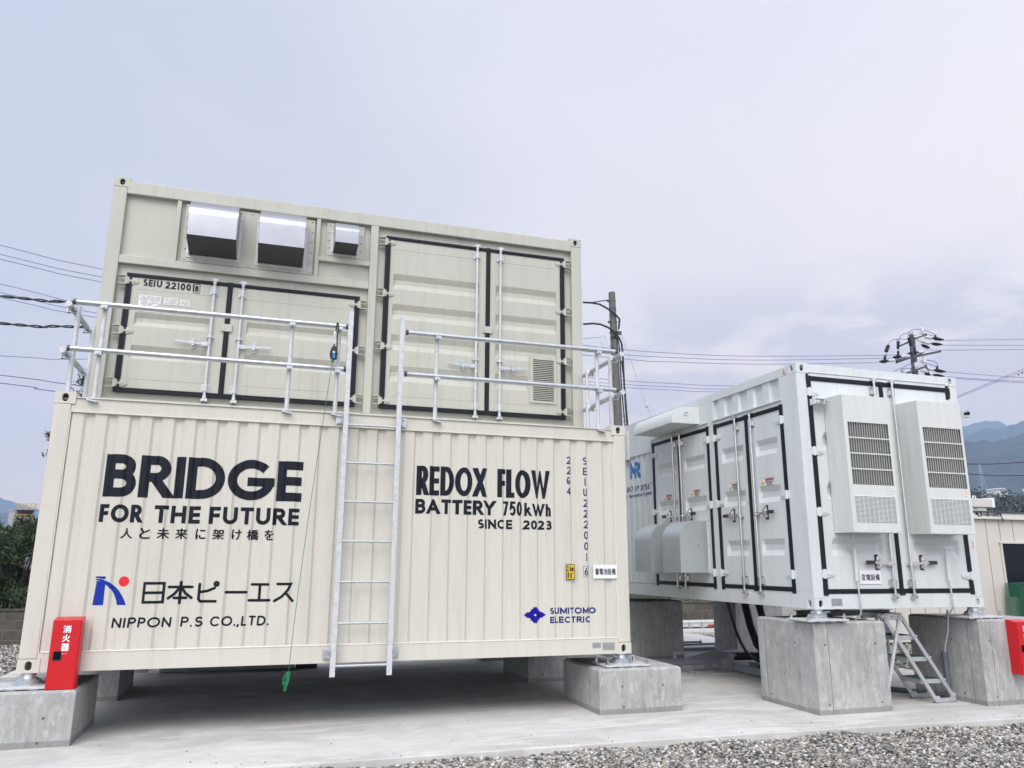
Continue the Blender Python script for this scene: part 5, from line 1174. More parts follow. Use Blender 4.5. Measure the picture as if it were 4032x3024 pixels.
MB().tube([(9.25, 3.0, .56), (9.262, 3.0, .38), (9.295, 3.0, .24), (9.335, 3.0, .10), (9.385, 3.0, -.06), (9.46, 3.0, -.24), (9.54, 3.0, -.37), (9.62, 2.98, -.46), (9.72, 2.9, -.535), (9.82, 2.7, -.55)], .024, 10).build('cable_run', 'corr', bc, smooth=60)
MB().tube([(9.90, 3.0, .56), (9.902, 3.0, .33), (9.918, 3.0, .15), (9.95, 3.0, -.1)], .018, 8).build('cable_run', 'corr', bc, smooth=60)
MB().box(7.95, 8.05, 4.9, 5.0, RZ+.03, .56) if False else None
def strut(x0, x1, y, w_, z0, z1, m, label):
    o = MB().box(x0, x1, y, y+w_, z0, z1).box(x0, x1, y-.002, y+.010, z1-.004, z1+.002).box(x1-.03, x1-.018, y+w_/2-.008, y+w_/2+.008, z1, z1+.035).box(x0, x0+.04, y, y+w_, SZ, z0).box(x1-.04, x1, y, y+w_, SZ, z0).build('support_rail', m, loc=((x0+x1)/2, y, SZ), bevel=.002)
    tag(o, label, 'support rail', 'steel support rails lying across the slab')
strut(8.6, 10.13, 3.62, .05, -.462, -.430, 'traylight', 'pale support rail, nearest of those beyond the studded cable cover')
strut(7.2, 10.46, 5.0, .28, -.575, -.526, 'tray', 'wide grey support rail on the slab beneath the white container')
strut(7.2, 10.81, 5.88, .05, -.590, -.552, 'armsteel', 'dark support rail on the slab, second farthest beneath the white container')
strut(7.2, 10.74, 6.33, .05, -.590, -.555, 'armsteel', 'dark support rail on the slab, farthest beneath the white container')
gt = thing('cable_trough', (13.2, 9.7, SZ), 'long pale covered cable trough on the path before the block wall, orange label', 'cable trough')
MB().box(8.5, 15.5, 9.60, 9.95, -.560, -.445).build('trough_body', 'traylight', gt, bevel=.004); MB().box(8.5, 15.5, 9.575, 9.98, -.445, -.415).build('trough_lid', 'signwhite', gt, bevel=.004)
mb = MB(); 
for x in (9.6, 10.9, 12.35, 12.7, 14.2): mb.box(x-.02, x+.02, 9.585, 9.60, -.56, -.41); mb.box(x-.02, x+.02, 9.5, 9.9, -.594, -.56)
mb.build('clip', 'plate', gt)
ol = MB().box(12.87, 13.17, 9.594, 9.599, -.558, -.503).build('orange_label', 'orange', gt); mb = MB(); small_print(mb, 12.885, 13.155, -.545, -.515, 9.592, 1, 6); mb.build('label_print', 'rustbrown', ol)
gt2 = thing('cable_trough', (1.8, 4.9, SZ), 'low grey cable trough on the slab beneath the left half of the lettered container', 'cable trough')
MB().box(.72, 2.62, 4.53, 4.78, -.590, -.452).build('trough_body', 'tray', gt2, bevel=.004); MB().box(.70, 2.64, 4.51, 4.80, -.452, -.436).build('trough_lid', 'traylight', gt2, bevel=.003)
MB().box(2.64, 2.95, 4.55, 4.76, -.598, -.47).cyl((2.70, 4.54, -.53), (2.70, 4.56, -.53), .04, 10).build('connector', 'rubber', gt2, bevel=.004)
# beam seen below the end of the white container
bm_ = thing('steel_beam', (10.4, 1.5, .2), 'dark steel beam hanging below the white container floor, behind the step stand', 'beam')
MB().box(9.45, 11.05, 1.46, 1.54, .262, .332).box(9.45, 11.05, 1.40, 1.60, .255, .264).box(9.45, 11.05, 1.40, 1.60, .326, .335).cyl((10.15, 1.5, .335), (10.15, 1.5, .56), .045, 12).cyl((9.7, 1.5, .335), (9.7, 1.5, .56), .02, 8).build('beam_body', 'armsteel', bm_, bevel=.003)
MB().cyl((9.6, 1.5, .26), (9.6, 1.5, -.60), .025, 10).cyl((11.0, 1.5, .26), (11.0, 1.5, -.60), .025, 10).build('prop', 'galv', bm_)
# dry weeds at the block wall
for k, (x, y) in enumerate(((12.95, 10.0), (13.25, 10.02), (13.5, 10.0), (13.68, 10.03))):
    mb = MB()
    for j in range(14):
        a, l_ = rng.normal(0, .10), .16+.22*rng.random(); b_ = rng.normal(0, .05); x_ = x+rng.normal(0, .04)
        mb.tube([(x_, y, SZ), (x_+a*.4, y+b_*.3, SZ+l_*.5), (x_+a, y+b_, SZ+l_)], [.003, .0025, .0012], 4)
        for q in range(3): u = .4+.2*q; s_ = .02; mb.add([(x_+a*u, y+b_*u, SZ+l_*u), (x_+a*u+s_, y+b_*u, SZ+l_*u+.012), (x_+a*u+.004, y+b_*u, SZ+l_*u+.028)], [(0, 1, 2)])
    lb = ['dry reddish weed at the foot of the block wall, leftmost of four', 'dry upright weed stalks at the block wall, second from left of four', 'small weed with yellow green leaves at the block wall, third from left', 'dry pale weed stalks at the block wall, rightmost of four'][k]
    tag(mb.build('weed', 'dry' if k != 2 else 'leaf2', loc=(x, y, SZ)), lb, 'weed', 'weeds growing at the foot of the block wall')

# ================ utility poles and lines ================
p1 = thing('utility_pole', (12.02, 12.6, 0), 'plain concrete utility pole with black cables, rising beside the stacked containers', 'utility pole')
MB().cyl((12.055, 12.5, -.1), (11.825, 12.5, 9.215), .165, 20, .102).build('pole_shaft', 'pole', p1, smooth=40)
mb = MB()
for z, r_ in ((8.93, .112), (8.68, .113), (8.245, .118), (7.94, .12), (7.715, .12), (7.40, .122)): x = 12.055-.0247*(z+.1); mb.cyl((x, 12.5, z-.02), (x, 12.5, z+.02), r_, 16)
for z, w_ in ((8.93, 1), (8.245, 1)): x = 12.055-.0247*(z+.1); mb.box(x-.17, x-.09, 12.47, 12.53, z-.03, z+.03)
x = 12.055-.0247*8; mb.box(x-.02, x+.17, 12.42, 12.50, 7.90, 7.96).box(x+.08, x+.20, 12.36, 12.44, 7.84, 7.94)
for z, d in ((8.26, 1), (7.85, -1), (7.45, -1), (6.95, 1), (6.5, -1), (6.1, 1), (5.6, -1), (5.3, 1), (5.15, 1)): x = 12.055-.0247*(z+.1); mb.cyl((x, 12.45, z), (x+d*.22, 12.40, z), .008, 6)
mb.build('band', 'armsteel', p1)
mb = MB(); mb.tube([(11.66, 12.42, 8.93), (11.15, 12.4, 8.79), (10.82, 12.4, 8.765)], .016, 6)
mb.tube([(10.80, 12.38, 8.745), (11.1, 12.38, 8.76), (11.35, 12.37, 8.74), (11.6, 12.35, 8.62), (11.85, 12.33, 8.45), (12.0, 12.36, 8.33), (11.99, 12.38, 8.16), (11.97, 12.39, 8.0)], .030, 8)
mb.tube([(10.80, 12.38, 8.05), (11.1, 12.38, 8.10), (11.35, 12.37, 8.10), (11.6, 12.36, 8.02), (11.85, 12.34, 7.86), (11.98, 12.34, 7.68), (12.04, 12.33, 7.5), (12.06, 12.33, 7.2), (12.08, 12.33, 6.2), (12.14, 12.33, 5.0), (12.2, 12.33, .2)], .030, 8)
mb.tube([(11.70, 12.37, 7.72), (11.82, 12.36, 7.76), (11.93, 12.36, 7.68), (11.97, 12.36, 7.4), (12.0, 12.36, 6.2), (12.08, 12.36, 5.0), (12.14, 12.36, .2)], .020, 8)
mb.tube([(12.02, 12.35, 7.0), (12.11, 12.34, 6.0), (12.17, 12.34, 5.0), (12.22, 12.34, .2)], .018, 8); mb.build('down_cable', 'wire', p1, smooth=60)
mb = MB(); mb.tube([(11.45+.10*math.cos(a), 12.4, 7.60+.15*math.sin(a)) for a in [2*math.pi*k/18*1.4 for k in range(19)]], .008, 5); mb.build('cable_loop', 'galv', p1)
gw = MB().tube([(12.06, 12.42, 7.90), (12.90, 12.5, 5.72)], .010, 6).tube([(12.90, 12.5, 5.72), (13.09, 12.5, 5.30), (15.2, 12.6, -.02)], .010, 6).lathe((12.90, 12.5, 5.62), [(.01, 0), (.04, .03), (.045, .09), (.035, .14), (.01, .17)], 10).build('guy_wire', 'galvl', loc=(12.06, 12.42, 0))
tag(gw, 'thin guy wire with an insulator slanting down from the plain pole', 'guy wire')
p2 = thing('utility_pole', (27.8, 16.7, -.1), 'distant utility pole crowded with crossarms, insulators and dark cable boots', 'utility pole')
MB().cyl((27.45, 16.75, -.3), (27.79, 16.7, 10.57), .215, 18, .112).build('pole_shaft', 'pole', p2, smooth=40)
def arm(c, L, dx, dy, dz, w_=.05):
    d = Vector((dx, dy, dz)).normalized()*L/2; c = Vector(c); a, b = c-d, c+d; mb = MB(); mb.tube([a, b], w_, 4); return mb.build('crossarm', 'armsteel', p2)
def arm(a, b, w_=.05): mb = MB(); mb.tube([a, b], w_, 4); return mb.build('crossarm', 'armsteel', p2)
arm((27.06, 16.75, 9.98), (28.07, 16.30, 10.474)); arm((26.73, 16.62, 9.312), (28.78, 16.26, 9.80), .06); arm((27.04, 16.95, 9.33), (28.42, 16.90, 9.83), .05); arm((27.26, 16.75, 8.81), (27.97, 16.30, 9.09), .055)
def insul(p, s=1.): return MB().lathe((p[0], p[1], p[2]), [(.03*s, 0), (.05*s, .03), (.11*s, .05), (.06*s, .10), (.12*s, .13), (.12*s, .30), (.05*s, .33)], 10).build('insulator', 'porcelain', p2, smooth=40)
def boot(p, q, up_=0):
    "black cable boot with a spur"
    p, q = Vector(p), Vector(q); mb = MB(); mb.tube([p, p.lerp(q, .2), p.lerp(q, .45), p.lerp(q, .8), q], [.03, .065, .075, .05, .02], 8)
    for t in (.25, .45, .65): m = p.lerp(q, t); mb.tube([m, m+Vector((0, 0, -.11))], [.02, .008], 5)
    if up_: m = p.lerp(q, .3); mb.tube([m, m+Vector((0, 0, up_*.33))], [.06, .035], 8)
    return mb.build('cable_boot', 'rubber', p2, smooth=50)
def strain(a, b):
    a, b = Vector(a), Vector(b); mb = MB(); mb.tube([a, b], .014, 6); mb.build('link', 'armsteel', p2)
    for t in (.4, .72):
        m = a.lerp(b, t); d = (b-a).normalized(); MB().tube([m-d*.10, m-d*.02, m+d*.08, m+d*.11], [.02, .065, .07, .02], 10).build('strain_insulator', 'porcelain', p2, smooth=50)
for q in ((27.69, 16.45, 10.33), (28.00, 16.32, 10.48), (27.09, 16.75, 10.03), (27.62, 16.5, 8.96), (27.89, 16.3, 9.12), (27.07, 16.7, 8.78)): insul(q, .62)
for a, b, c, u in (((28.13, 16.5, 10.468), (28.79, 16.6, 10.473), (29.41, 16.6, 10.46), .5), ((27.94, 16.6, 10.30), (28.70, 16.6, 10.22), (29.29, 16.6, 10.24), 0), ((27.99, 16.5, 9.113), (28.66, 16.6, 9.05), (29.30, 16.6, 9.03), .6), ((27.91, 16.6, 8.97), (28.60, 16.6, 8.836), (29.20, 16.6, 8.81), 0)): strain(a, b); boot(b, c, u)
boot((27.90, 16.35, 10.03), (28.38, 16.4, 9.94), 0); boot((27.95, 16.4, 8.80), (28.2, 16.4, 8.76), 0)
for a, b, c in (((26.72, 16.6, 9.33), (26.28, 16.6, 9.26), (25.81, 16.6, 9.175)), ((27.25, 16.55, 9.55), (26.99, 16.6, 9.503), (26.53, 16.6, 9.422)), ((28.1, 16.4, 9.76), (27.72, 16.4, 9.71), (27.24, 16.5, 9.618))): strain(a, b); boot(b, c, .75)
mb = MB()
def loop(pts, r=.016): mb.tube(pts, r, 5)
def arcw(a, b, h, n=12):
    a, b = Vector(a), Vector(b); return [a.lerp(b, k/n)+Vector((0, 0, h*math.sin(math.pi*k/n)**.7)) for k in range(n+1)]
def curve3(pts, n=6):
    P = [Vector(p) for p in pts]; Q = []
    for i in range(len(P)-1):
        a, b, c, d = P[max(i-1, 0)], P[i], P[i+1], P[min(i+2, len(P)-1)]
        for k in range(n): t = k/n; Q.append(.5*((2*b)+(c-a)*t+(2*a-5*b+4*c-d)*t*t+(3*b-a-3*c+d)*t**3))
    return Q+[P[-1]]
L3 = lambda pts: loop(curve3([(x, 16.5, z) for x, z in pts]), .014)
L3([(26.27, 9.90), (26.45, 10.12), (26.75, 10.207), (27.1, 10.25), (27.6, 10.26)]); L3([(26.83, 10.13), (27.0, 10.38), (27.25, 10.51), (27.54, 10.56), (27.7, 10.55)])
L3([(27.37, 10.35), (27.42, 10.55), (27.7, 10.72), (28.03, 10.757), (28.45, 10.73), (28.85, 10.62)]); L3([(28.0, 10.60), (28.31, 10.577), (28.6, 10.57), (28.78, 10.52)])
L3([(27.86, 9.36), (28.28, 9.43), (28.6, 9.41), (28.75, 9.34), (28.82, 9.2)]); L3([(26.35, 8.70), (26.6, 8.88), (26.88, 8.957), (27.2, 8.99), (27.53, 9.01)]); L3([(26.80, 8.72), (26.95, 9.0), (27.29, 9.168), (27.6, 9.19)]); L3([(27.33, 8.8), (27.35, 9.0), (27.45, 9.17)]); L3([(27.9, 9.29), (28.2, 9.278), (28.5, 9.24), (28.71, 9.16)])
L3([(26.14, 9.62), (26.12, 9.38)]); L3([(26.78, 9.80), (26.83, 9.62)])
loop([(27.96, 16.4, 9.54), (28.24, 16.4, 8.6)], .02); loop([(27.37, 16.4, 9.94), (27.55, 16.4, 9.25)], .014)
mb.build('jumper_wire', 'wireblue', p2)
mb = MB(); mb.tube([(26.285, 16.5, 9.89), (26.14, 16.5, 9.62)], .075, 8).tube([(26.825, 16.5, 10.12), (26.775, 16.5, 9.80)], .055, 8).tube([(27.37, 16.45, 10.33), (27.43, 16.45, 9.97)], .065, 8).tube([(28.36, 16.5, 10.62), (28.36, 16.5, 10.50)], .03, 6).tube([(28.14, 16.5, 9.22), (28.14, 16.5, 9.08)], .03, 6)
mb.build('arrester', 'rubber', p2, smooth=40)
# overhead lines
def wire(pts, r, m, label, cat='power line', group='overhead lines'):
    P = [Vector(p) for p in pts]; Q = []
    for i in range(len(P)-1):      # Catmull-Rom
        a, b, c, d = P[max(i-1, 0)], P[i], P[i+1], P[min(i+2, len(P)-1)]
        for k in range(8): t = k/8; Q.append(.5*((2*b)+(c-a)*t+(2*a-5*b+4*c-d)*t*t+(3*b-a-3*c+d)*t**3))
    Q.append(P[-1]); o = MB().tube(Q, r, 5).build('power_line', m, loc=P[-1], smooth=60); return tag(o, label, cat, group)
Y = 16.7
wire([(-16, Y, 11.9), (-6.078, Y, 10.119), (-3.274, Y, 9.702), (5, Y, 8.90), (12.6, Y, 8.72), (16.28, Y, 8.738), (20.21, Y, 8.957), (27.24, Y, 9.62)], .011, 'wireblue', 'uppermost of the three high lines running from the far pole past the containers')
wire([(-16, Y, 11.5), (-6.04, Y, 9.833), (-3.266, Y, 9.447), (5, Y, 8.70), (12.6, Y, 8.50), (16.27, Y, 8.568), (20.2, Y, 8.801), (26.53, Y, 9.42)], .011, 'wireblue', 'middle one of the three high lines running from the far pole past the containers')
wire([(-16, Y, 11.3), (-6.02, Y, 9.683), (-3.277, Y, 9.29), (5, Y, 8.52), (14.1, Y, 8.343), (16.26, Y, 8.399), (20.19, Y, 8.634), (25.81, Y, 9.17)], .011, 'wireblue', 'lowest of the three high lines running from the far pole past the containers')
wire([(-16, Y, 10.5), (-5.916, Y, 8.915), (-3.295, Y, 8.50), (5, Y, 7.72), (12.9, Y, 7.521), (16.22, Y, 7.56), (18.97, Y, 7.675), (27.0, Y, 8.3)], .010, 'wireblue', 'uppermost of the three lower lines that pass behind the white container roof')
wire([(-16, Y, 10.3), (-5.881, Y, 8.658), (-3.277, Y, 8.29), (5, Y, 7.57), (12.6, Y, 7.376), (16.22, Y, 7.423), (18.6, Y, 7.509), (27.0, Y, 8.1)], .010, 'wireblue', 'middle one of the three lower lines that pass behind the white container roof')
wire([(-16, Y, 10.1), (-5.85, Y, 8.50), (-3.277, Y, 8.15), (5, Y, 7.45), (12.6, Y, 7.263), (16.21, Y, 7.306), (18.3, Y, 7.385), (27.0, Y, 7.95)], .010, 'wireblue', 'lowest of the three lower lines that pass behind the white container roof')
wire([(-16, Y, 6.75), (-5.547, Y, 6.181), (-3.671, Y, 6.035), (3, Y, 5.6)], .014, 'wireblue', 'upper dark blue line low at the left above the container corner')
wire([(-16, Y, 6.55), (-5.516, Y, 5.951), (-4.087, Y, 5.806), (3, Y, 5.4)], .014, 'wireblue', 'lower dark blue line low at the left above the container corner')
wire([(-14, 12.4, 5.50), (-4.335, 12.4, 5.756), (-2.51, 12.4, 5.828), (5, 12.4, 6.6), (11.38, 12.4, 7.70)], .008, 'wireblue', 'thin pale line reaching the plain pole from the left')
for z0, z1, z2, z3, lb in ((7.30, 7.246, 7.265, 8.765, 'upper twisted black cable from the left to the plain pole'), (6.55, 6.562, 6.626, 8.06, 'lower twisted black cable from the left to the plain pole')):
    P = [Vector(p) for p in ((-16, 12.4, z0+.1), (-4.5, 12.4, z1), (-2.9, 12.4, z2), (4, 12.4, z2+.45), (10.82, 12.4, z3))]; Q = []
    for i in range(4):
        a, b, c, d = P[max(i-1, 0)], P[i], P[i+1], P[min(i+2, 4)]
        for k in range(60): t = k/60; Q.append(.5*((2*b)+(c-a)*t+(2*a-5*b+4*c-d)*t*t+(3*b-a-3*c+d)*t**3))
    mb = MB()
    for ph in (0, math.pi): mb.tube([q+Vector((0, math.cos(q.x*9+ph), math.sin(q.x*9+ph)))*.022 for q in Q], .02, 6)
    tag(mb.build('power_line', 'wire', loc=P[-1]), lb, 'cable', 'twisted cables to the plain pole')
for a, b, lb in (((29.41, 10.46), (30.60, 10.565), 'uppermost line leaving the far pole to the right'), ((29.29, 10.24), (30.57, 10.334), 'second line from the top leaving the far pole to the right'), ((28.38, 9.94), (30.53, 10.113), 'third line from the top leaving the far pole to the right'),
        ((29.30, 9.03), (33.84, 9.132), 'fourth line from the top leaving the far pole to the right'), ((29.20, 8.81), (33.81, 8.955), 'fifth line from the top leaving the far pole to the right'), ((28.2, 8.76), (33.79, 8.885), 'lowest line leaving the far pole to the right')):
    k = (46-a[0])/(b[0]-a[0]); wire([(a[0], 16.6, a[1]), b_ if False else (b[0], 16.6, b[1]-.01), (46, 16.6, a[1]+(b[1]-a[1])*k+.25)], .011, 'wireblue', lb, group='lines leaving the far pole to the right')
wire([(26.5, Y, 7.0), (29.98, Y, 5.12), (33.1, Y, 5.33), (40, Y, 5.9)], .018, 'wire', 'upper of two dark cables crossing in front of the mountains') if False else None
wire([(22.0, Y, 5.0), (29.98, Y, 5.12), (33.1, Y, 5.33), (40, Y, 5.9)], .018, 'wire', 'upper of two dark cables crossing in front of the mountains')
wire([(22.0, Y, 5.1), (29.98, Y, 4.704), (33.0, Y, 4.755), (40, Y, 5.1)], .018, 'wire', 'lower of two dark cables crossing in front of the mountains')
fe = thing('festoon_cable', (29.8, Y, 7.9), 'slanting double cable with small coloured lamps at the upper right', 'festoon cable')
mb = MB(); mb.tube([(26, Y, 6.6), (29.82, Y, 7.99), (33.92, Y, 9.56), (38, Y, 11.4)], .013, 5).tube([(26, Y, 6.5), (29.81, Y, 7.93), (33.91, Y, 9.46), (38, Y, 11.25)], .010, 5); mb.build('cable_run', 'wireblue', fe)
for x, z, m in ((33.25, 9.14, 'yellow'), (33.55, 9.26, 'reddot'), (33.78, 9.36, 'tread')): MB().ball((x, Y, z), .035, 5, (1, 1, 1.3)).build('lamp', m, fe)

# ================ prefab office building ================
bd = thing('prefab_building', (20, 8, GZ), 'beige panelled prefab building with a dark window at the right edge', 'building')
FB = 5.5
MB().box(13.84, 30, FB, FB+5, -.607, 2.02).build('wall', 'beigewall', bd)
mb = MB()
for k in range(40):
    x = 14.135+.3995*k+(.19 if k > 9 else 0)*0
    if x < 30: mb.box(x-.007, x+.007, FB-.0015, FB+.004, -.607, 2.02)
mb.build('panel_joint', 'joint', bd)
MB().box(13.80, 30.05, FB-.05, FB+5.05, 2.02, 2.155).box(13.80, 30.05, FB-.09, FB-.05, 2.008, 2.052).build('fascia', 'prefabtrim', bd, bevel=.006)
MB().box(13.78, 30.1, FB-.07, FB+5.1, 2.155, 2.195).build('roof_edge', 'armsteel', bd)
MB().box(13.8, 30, FB-.012, FB, -.607, -.545).build('base_rail', 'prefabtrim', bd)
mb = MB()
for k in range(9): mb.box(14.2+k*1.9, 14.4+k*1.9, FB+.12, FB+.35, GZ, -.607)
mb.box(14, 30, FB+.5, FB+4.9, GZ, -.61); mb.build('footing_and_shade', 'dark', bd)  # jack supports, plus a near-black solid standing in for shade under the floor
wn_ = MB().box(18.12, 21.5, FB-.006, FB-.002, .30, 1.470).build('window', 'glassdark', bd)
MB().box(18.04, 21.58, FB-.045, FB-.002, 1.470, 1.515).box(18.07, 18.12, FB-.035, FB-.002, .28, 1.470).box(21.5, 21.56, FB-.035, FB-.002, .28, 1.470).build('window_frame', 'prefabtrim', wn_, bevel=.004)
mb = MB(); lay(mb, fonttext('スーパーハウス', .655, .080, .03), 17.54, 2.066, flat(FB-.0915)) if False else lay(mb, fonttext('スーパーハウス', .655, .080, .03), 17.54, 2.070, flat(FB-.052))
lay(mb, poly2([(0, 0), (.045, .02), (.075, -.02), (.105, -.035), (.10, .03), (.05, .09), (.0, .10)]), 17.42, 2.085, flat(FB-.052)); mb.build('lettering', 'black', bd)
MB().tube([(18.13, FB-.095, 2.05), (18.125, FB-.12, 1.98), (18.15, FB-.1, 1.95)], .008, 5).tube([(18.16, FB-.095, 2.05), (18.155, FB-.13, 1.97)], .008, 5).build('wire_hook', 'armsteel', bd)
rb = thing('roof_beam', (17, 5.3, 2.2), 'pale beige box beam with lifting ring on the prefab building roof', 'beam')
MB().box(14.5, 17.98, FB-.02, FB+.5, 2.285, 2.475).build('beam_body', 'prefabtrim', rb, bevel=.01); MB().box(17.98, 18.065, FB-.035, FB+.52, 2.278, 2.505).build('beam_end', 'signwhite', rb, bevel=.01); MB().box(14.5, 17.855, FB+.02, FB+.45, 2.195, 2.285).build('beam_step', 'prefabtrim', rb, bevel=.006)
MB().tube([(17.56+.042*math.cos(a), FB+.05, 2.50+.042*math.sin(a)) for a in [2*math.pi*k/16 for k in range(17)]], .013, 6).build('lifting_ring', 'signwhite', rb, smooth=60)
mb = MB(); small_print(mb, 17.46, 17.60, 2.215, 2.27, FB+.018, 1, 12); mb.build('print', 'printgrey', rb)
MB().tube([(17.56, FB+.05, 2.55), (17.28, FB+.05, 3.05), (17.0, FB+.05, 3.5)], .016, 5).build('lifting_rope', 'armsteel', rb)
# netting over stacked material
nt = thing('netted_pile', (19.3, 4.9, GZ), 'dark pile wrapped in green netting in front of the prefab window', 'netted pile')
M['netting'] = M['netting']
nm = bpy.data.materials.new('netting_open'); nm.use_nodes = True; tt = nm.node_tree; pb = tt.nodes['Principled BSDF']; pb.inputs['Base Color'].default_value = (.015, .13, .075, 1); pb.inputs['Roughness'].default_value = .8
vv = tt.nodes.new('ShaderNodeTexNoise'); vv.inputs['Scale'].default_value = 260; g3_ = tt.nodes.new('ShaderNodeNewGeometry'); tt.links.new(g3_.outputs['Position'], vv.inputs['Vector']); lt = tt.nodes.new('ShaderNodeMath'); lt.operation = 'GREATER_THAN'; lt.inputs[1].default_value = .47; tt.links.new(vv.outputs['Fac'], lt.inputs[0]); tt.links.new(lt.outputs[0], pb.inputs['Alpha']); M['net'] = nm
MB().box(18.28, 20.6, 4.9, 5.35, GZ, .52).build('crate_stack', 'rustbrown', nt, bevel=.02)
V = []; F = []; nx_, nz_ = 34, 18
for j in range(nz_+1):
    for i in range(nx_+1):
        u, v = i/nx_, j/nz_; x = 17.95+2.8*u-(.14*(1-v) if u < .5 else 0)*(1-u); z = GZ+.30+(.60-(GZ+.30)+.03*math.sin(9*u))*v
        y = 4.80+.035*math.sin(23*u+3*v)+.025*mnoise.noise(Vector((u*9, v*5, 0)))-.05*(1-v); V.append((x, y, z)); F.append((j*(nx_+1)+i, j*(nx_+1)+i+1, (j+1)*(nx_+1)+i+1, (j+1)*(nx_+1)+i)) if i < nx_ and j < nz_ else None
mb = MB(); mb.add(V, F); mb.add([(17.95+2.8*u, y, .60+.03*math.sin(9*u)) for y in (4.80, 5.40) for u in (0, .25, .5, .75, 1)], [(i, i+1, i+6, i+5) for i in range(4)]); mb.add([(17.95, 4.80, .60), (17.95, 5.4, .60), (17.83, 5.4, -.3), (17.81, 4.76, -.38)], [(0, 1, 2, 3)]); mb.build('netting', M['net'], nt, smooth=60)
MB().box(17.95, 20.75, 4.79, 4.81, .60, .625).build('netting_hem', 'netting', nt)

# ================ planting ================
def leaf_cloud(mb, pts, L, W, seed, drop=.0):
    r = np.random.default_rng(seed); base_ = len(mb.v); V = []; F = []
    for p in pts:
        a = r.random()*6.283; el = r.normal(.55-drop, .5); l_ = L*(.7+.6*r.random()); d = Vector((math.cos(a)*math.cos(el), math.sin(a)*math.cos(el), math.sin(el))); s_ = d.cross(Vector((r.normal(), r.normal(), r.normal()))).normalized()*W*(.7+.6*r.random())
        p = Vector(p); k = len(V); m_ = p+d*l_*.5+d.cross(s_).normalized()*l_*.06; V += [p, m_+s_*.5, p+d*l_, m_-s_*.5]; F.append((k, k+1, k+2, k+3))
    mb.add(V, F)
def blob_pts(c, rad, n, r, shell=.55):
    out_ = []
    for _ in range(n):
        d = r.normal(size=3); d /= np.linalg.norm(d); q = (shell+(1-shell)*r.random()**.7) if r.random() < .8 else r.random(); out_.append((c[0]+d[0]*rad[0]*q, c[1]+d[1]*rad[1]*q, c[2]+d[2]*rad[2]*q))
    return out_
def shrub(x, y, h, w_, n, label, seed):
    r = np.random.default_rng(seed); t = thing('oleander_shrub', (x, y, -.03), label, 'shrub', 'oleander shrubs behind the block wall'); pts = []; tb = MB()
    for k in range(16):
        cx, cy, cz = x+r.normal(0, w_*.33), y+r.normal(0, w_*.28), h*(.22+.62*r.random()); pts += blob_pts((cx, cy, cz), (w_*.24, w_*.24, h*.17), n//20, r, .3)
    for k in range(46):     # upright shoots make the ragged outline
        sx, sy = x+r.normal(0, w_*.36), y+r.normal(0, w_*.3); hh = h*(.72+.30*r.random()); ex_, ey_ = sx+r.normal(0, .14), sy+r.normal(0, .14); tb.tube([(x+(sx-x)*.4, y+(sy-y)*.4, 0), (sx, sy, hh*.6), (ex_, ey_, hh)], [.014, .008, .004], 5)
        for q in range(n//150): u = r.random()**.6; pts.append((sx+(ex_-sx)*u, sy+(ey_-sy)*u, hh*(.55+.45*u)))
    for k in range(10): pts += blob_pts((x+r.normal(0, w_*.4), y+r.normal(0, w_*.25)-.15, .16+.25*r.random()), (w_*.26, w_*.2, .22), n//26, r, .3)
    mb = MB(); leaf_cloud(mb, pts, .155, .034, seed+1); mb.build('foliage', 'leaf', t); tb.build('stem', 'bark', t)
shrub(-4.6, 11.2, 1.98, 1.5, 9000, 'dark green oleander shrub behind the block wall at the left edge', 3)
shrub(-3.15, 11.1, 1.92, 1.35, 9000, 'dark green oleander shrub next to the left container edge', 5)
shrub(-1.3, 11.4, 1.8, 1.4, 5000, 'dark green oleander shrub hidden behind the lettered container', 8)
# low planting glimpsed over the wall beneath the white container
mb = MB(); r = np.random.default_rng(2); pts = []
for k in range(90): cx, cy = r.uniform(9.5, 17), r.uniform(10.35, 11.2); pts += blob_pts((cx, cy, .10), (.22, .2, .18), 45, r, .2)
leaf_cloud(mb, pts, .07, .02, 4); o = mb.build('ground_cover', 'leaf2', loc=(13, 10.8, -.03)); o['kind'] = 'stuff'; o['label'] = 'low weeds and leaves growing on the bank above the block wall'; o['category'] = 'ground cover'
def tree(x, y, h, clumps, label, seed, leafm='leaf2', L=.10, W=.03, n=420, name='tree', cat='tree', group=None):
    r = np.random.default_rng(seed); t = thing(name, (x, y, -.03), label, cat, group); tb = MB(); tb.tube([(x, y, -.05), (x+.05, y, h*.4), (x-.04, y, h*.75)], [.13, .09, .05], 10); pts = []
    for cx, cy, cz, rr in clumps:
        tb.tube([(x, y, h*.45), ((x+cx)/2, (y+cy)/2, (h*.5+cz)/2+.1), (cx, cy, cz)], [.05, .03, .008], 6)
        pts += blob_pts((cx, cy, cz), (rr, rr, rr*.75), n, r, .2)
        for q in range(5): d = r.normal(size=3); d /= np.linalg.norm(d); e_ = (cx+d[0]*rr*1.1, cy+d[1]*rr*1.1, cz+d[2]*rr); tb.tube([(cx, cy, cz), e_], [.008, .003], 4); pts += blob_pts(e_, (.12, .12, .10), 26, r, .1)
    mb = MB(); leaf_cloud(mb, pts, L, W, seed+9, .2); mb.build('crown', leafm, t); tb.build('trunk', 'bark', t, smooth=50)
tree(-1.2, 10.9, 4.8, [(-2.32, 10.5, 3.52, .25), (-2.42, 10.6, 3.20, .12), (-1.85, 10.5, 4.45, .30), (-1.95, 10.5, 4.85, .16), (-1.4, 10.8, 3.9, .5), (-.8, 11, 4.5, .5), (-1.2, 11.2, 3.2, .5), (-.5, 11, 3.6, .5), (-1.6, 10.8, 3.2, .45)], 'small tree whose leafy tips show past the left edge of the containers', 21)

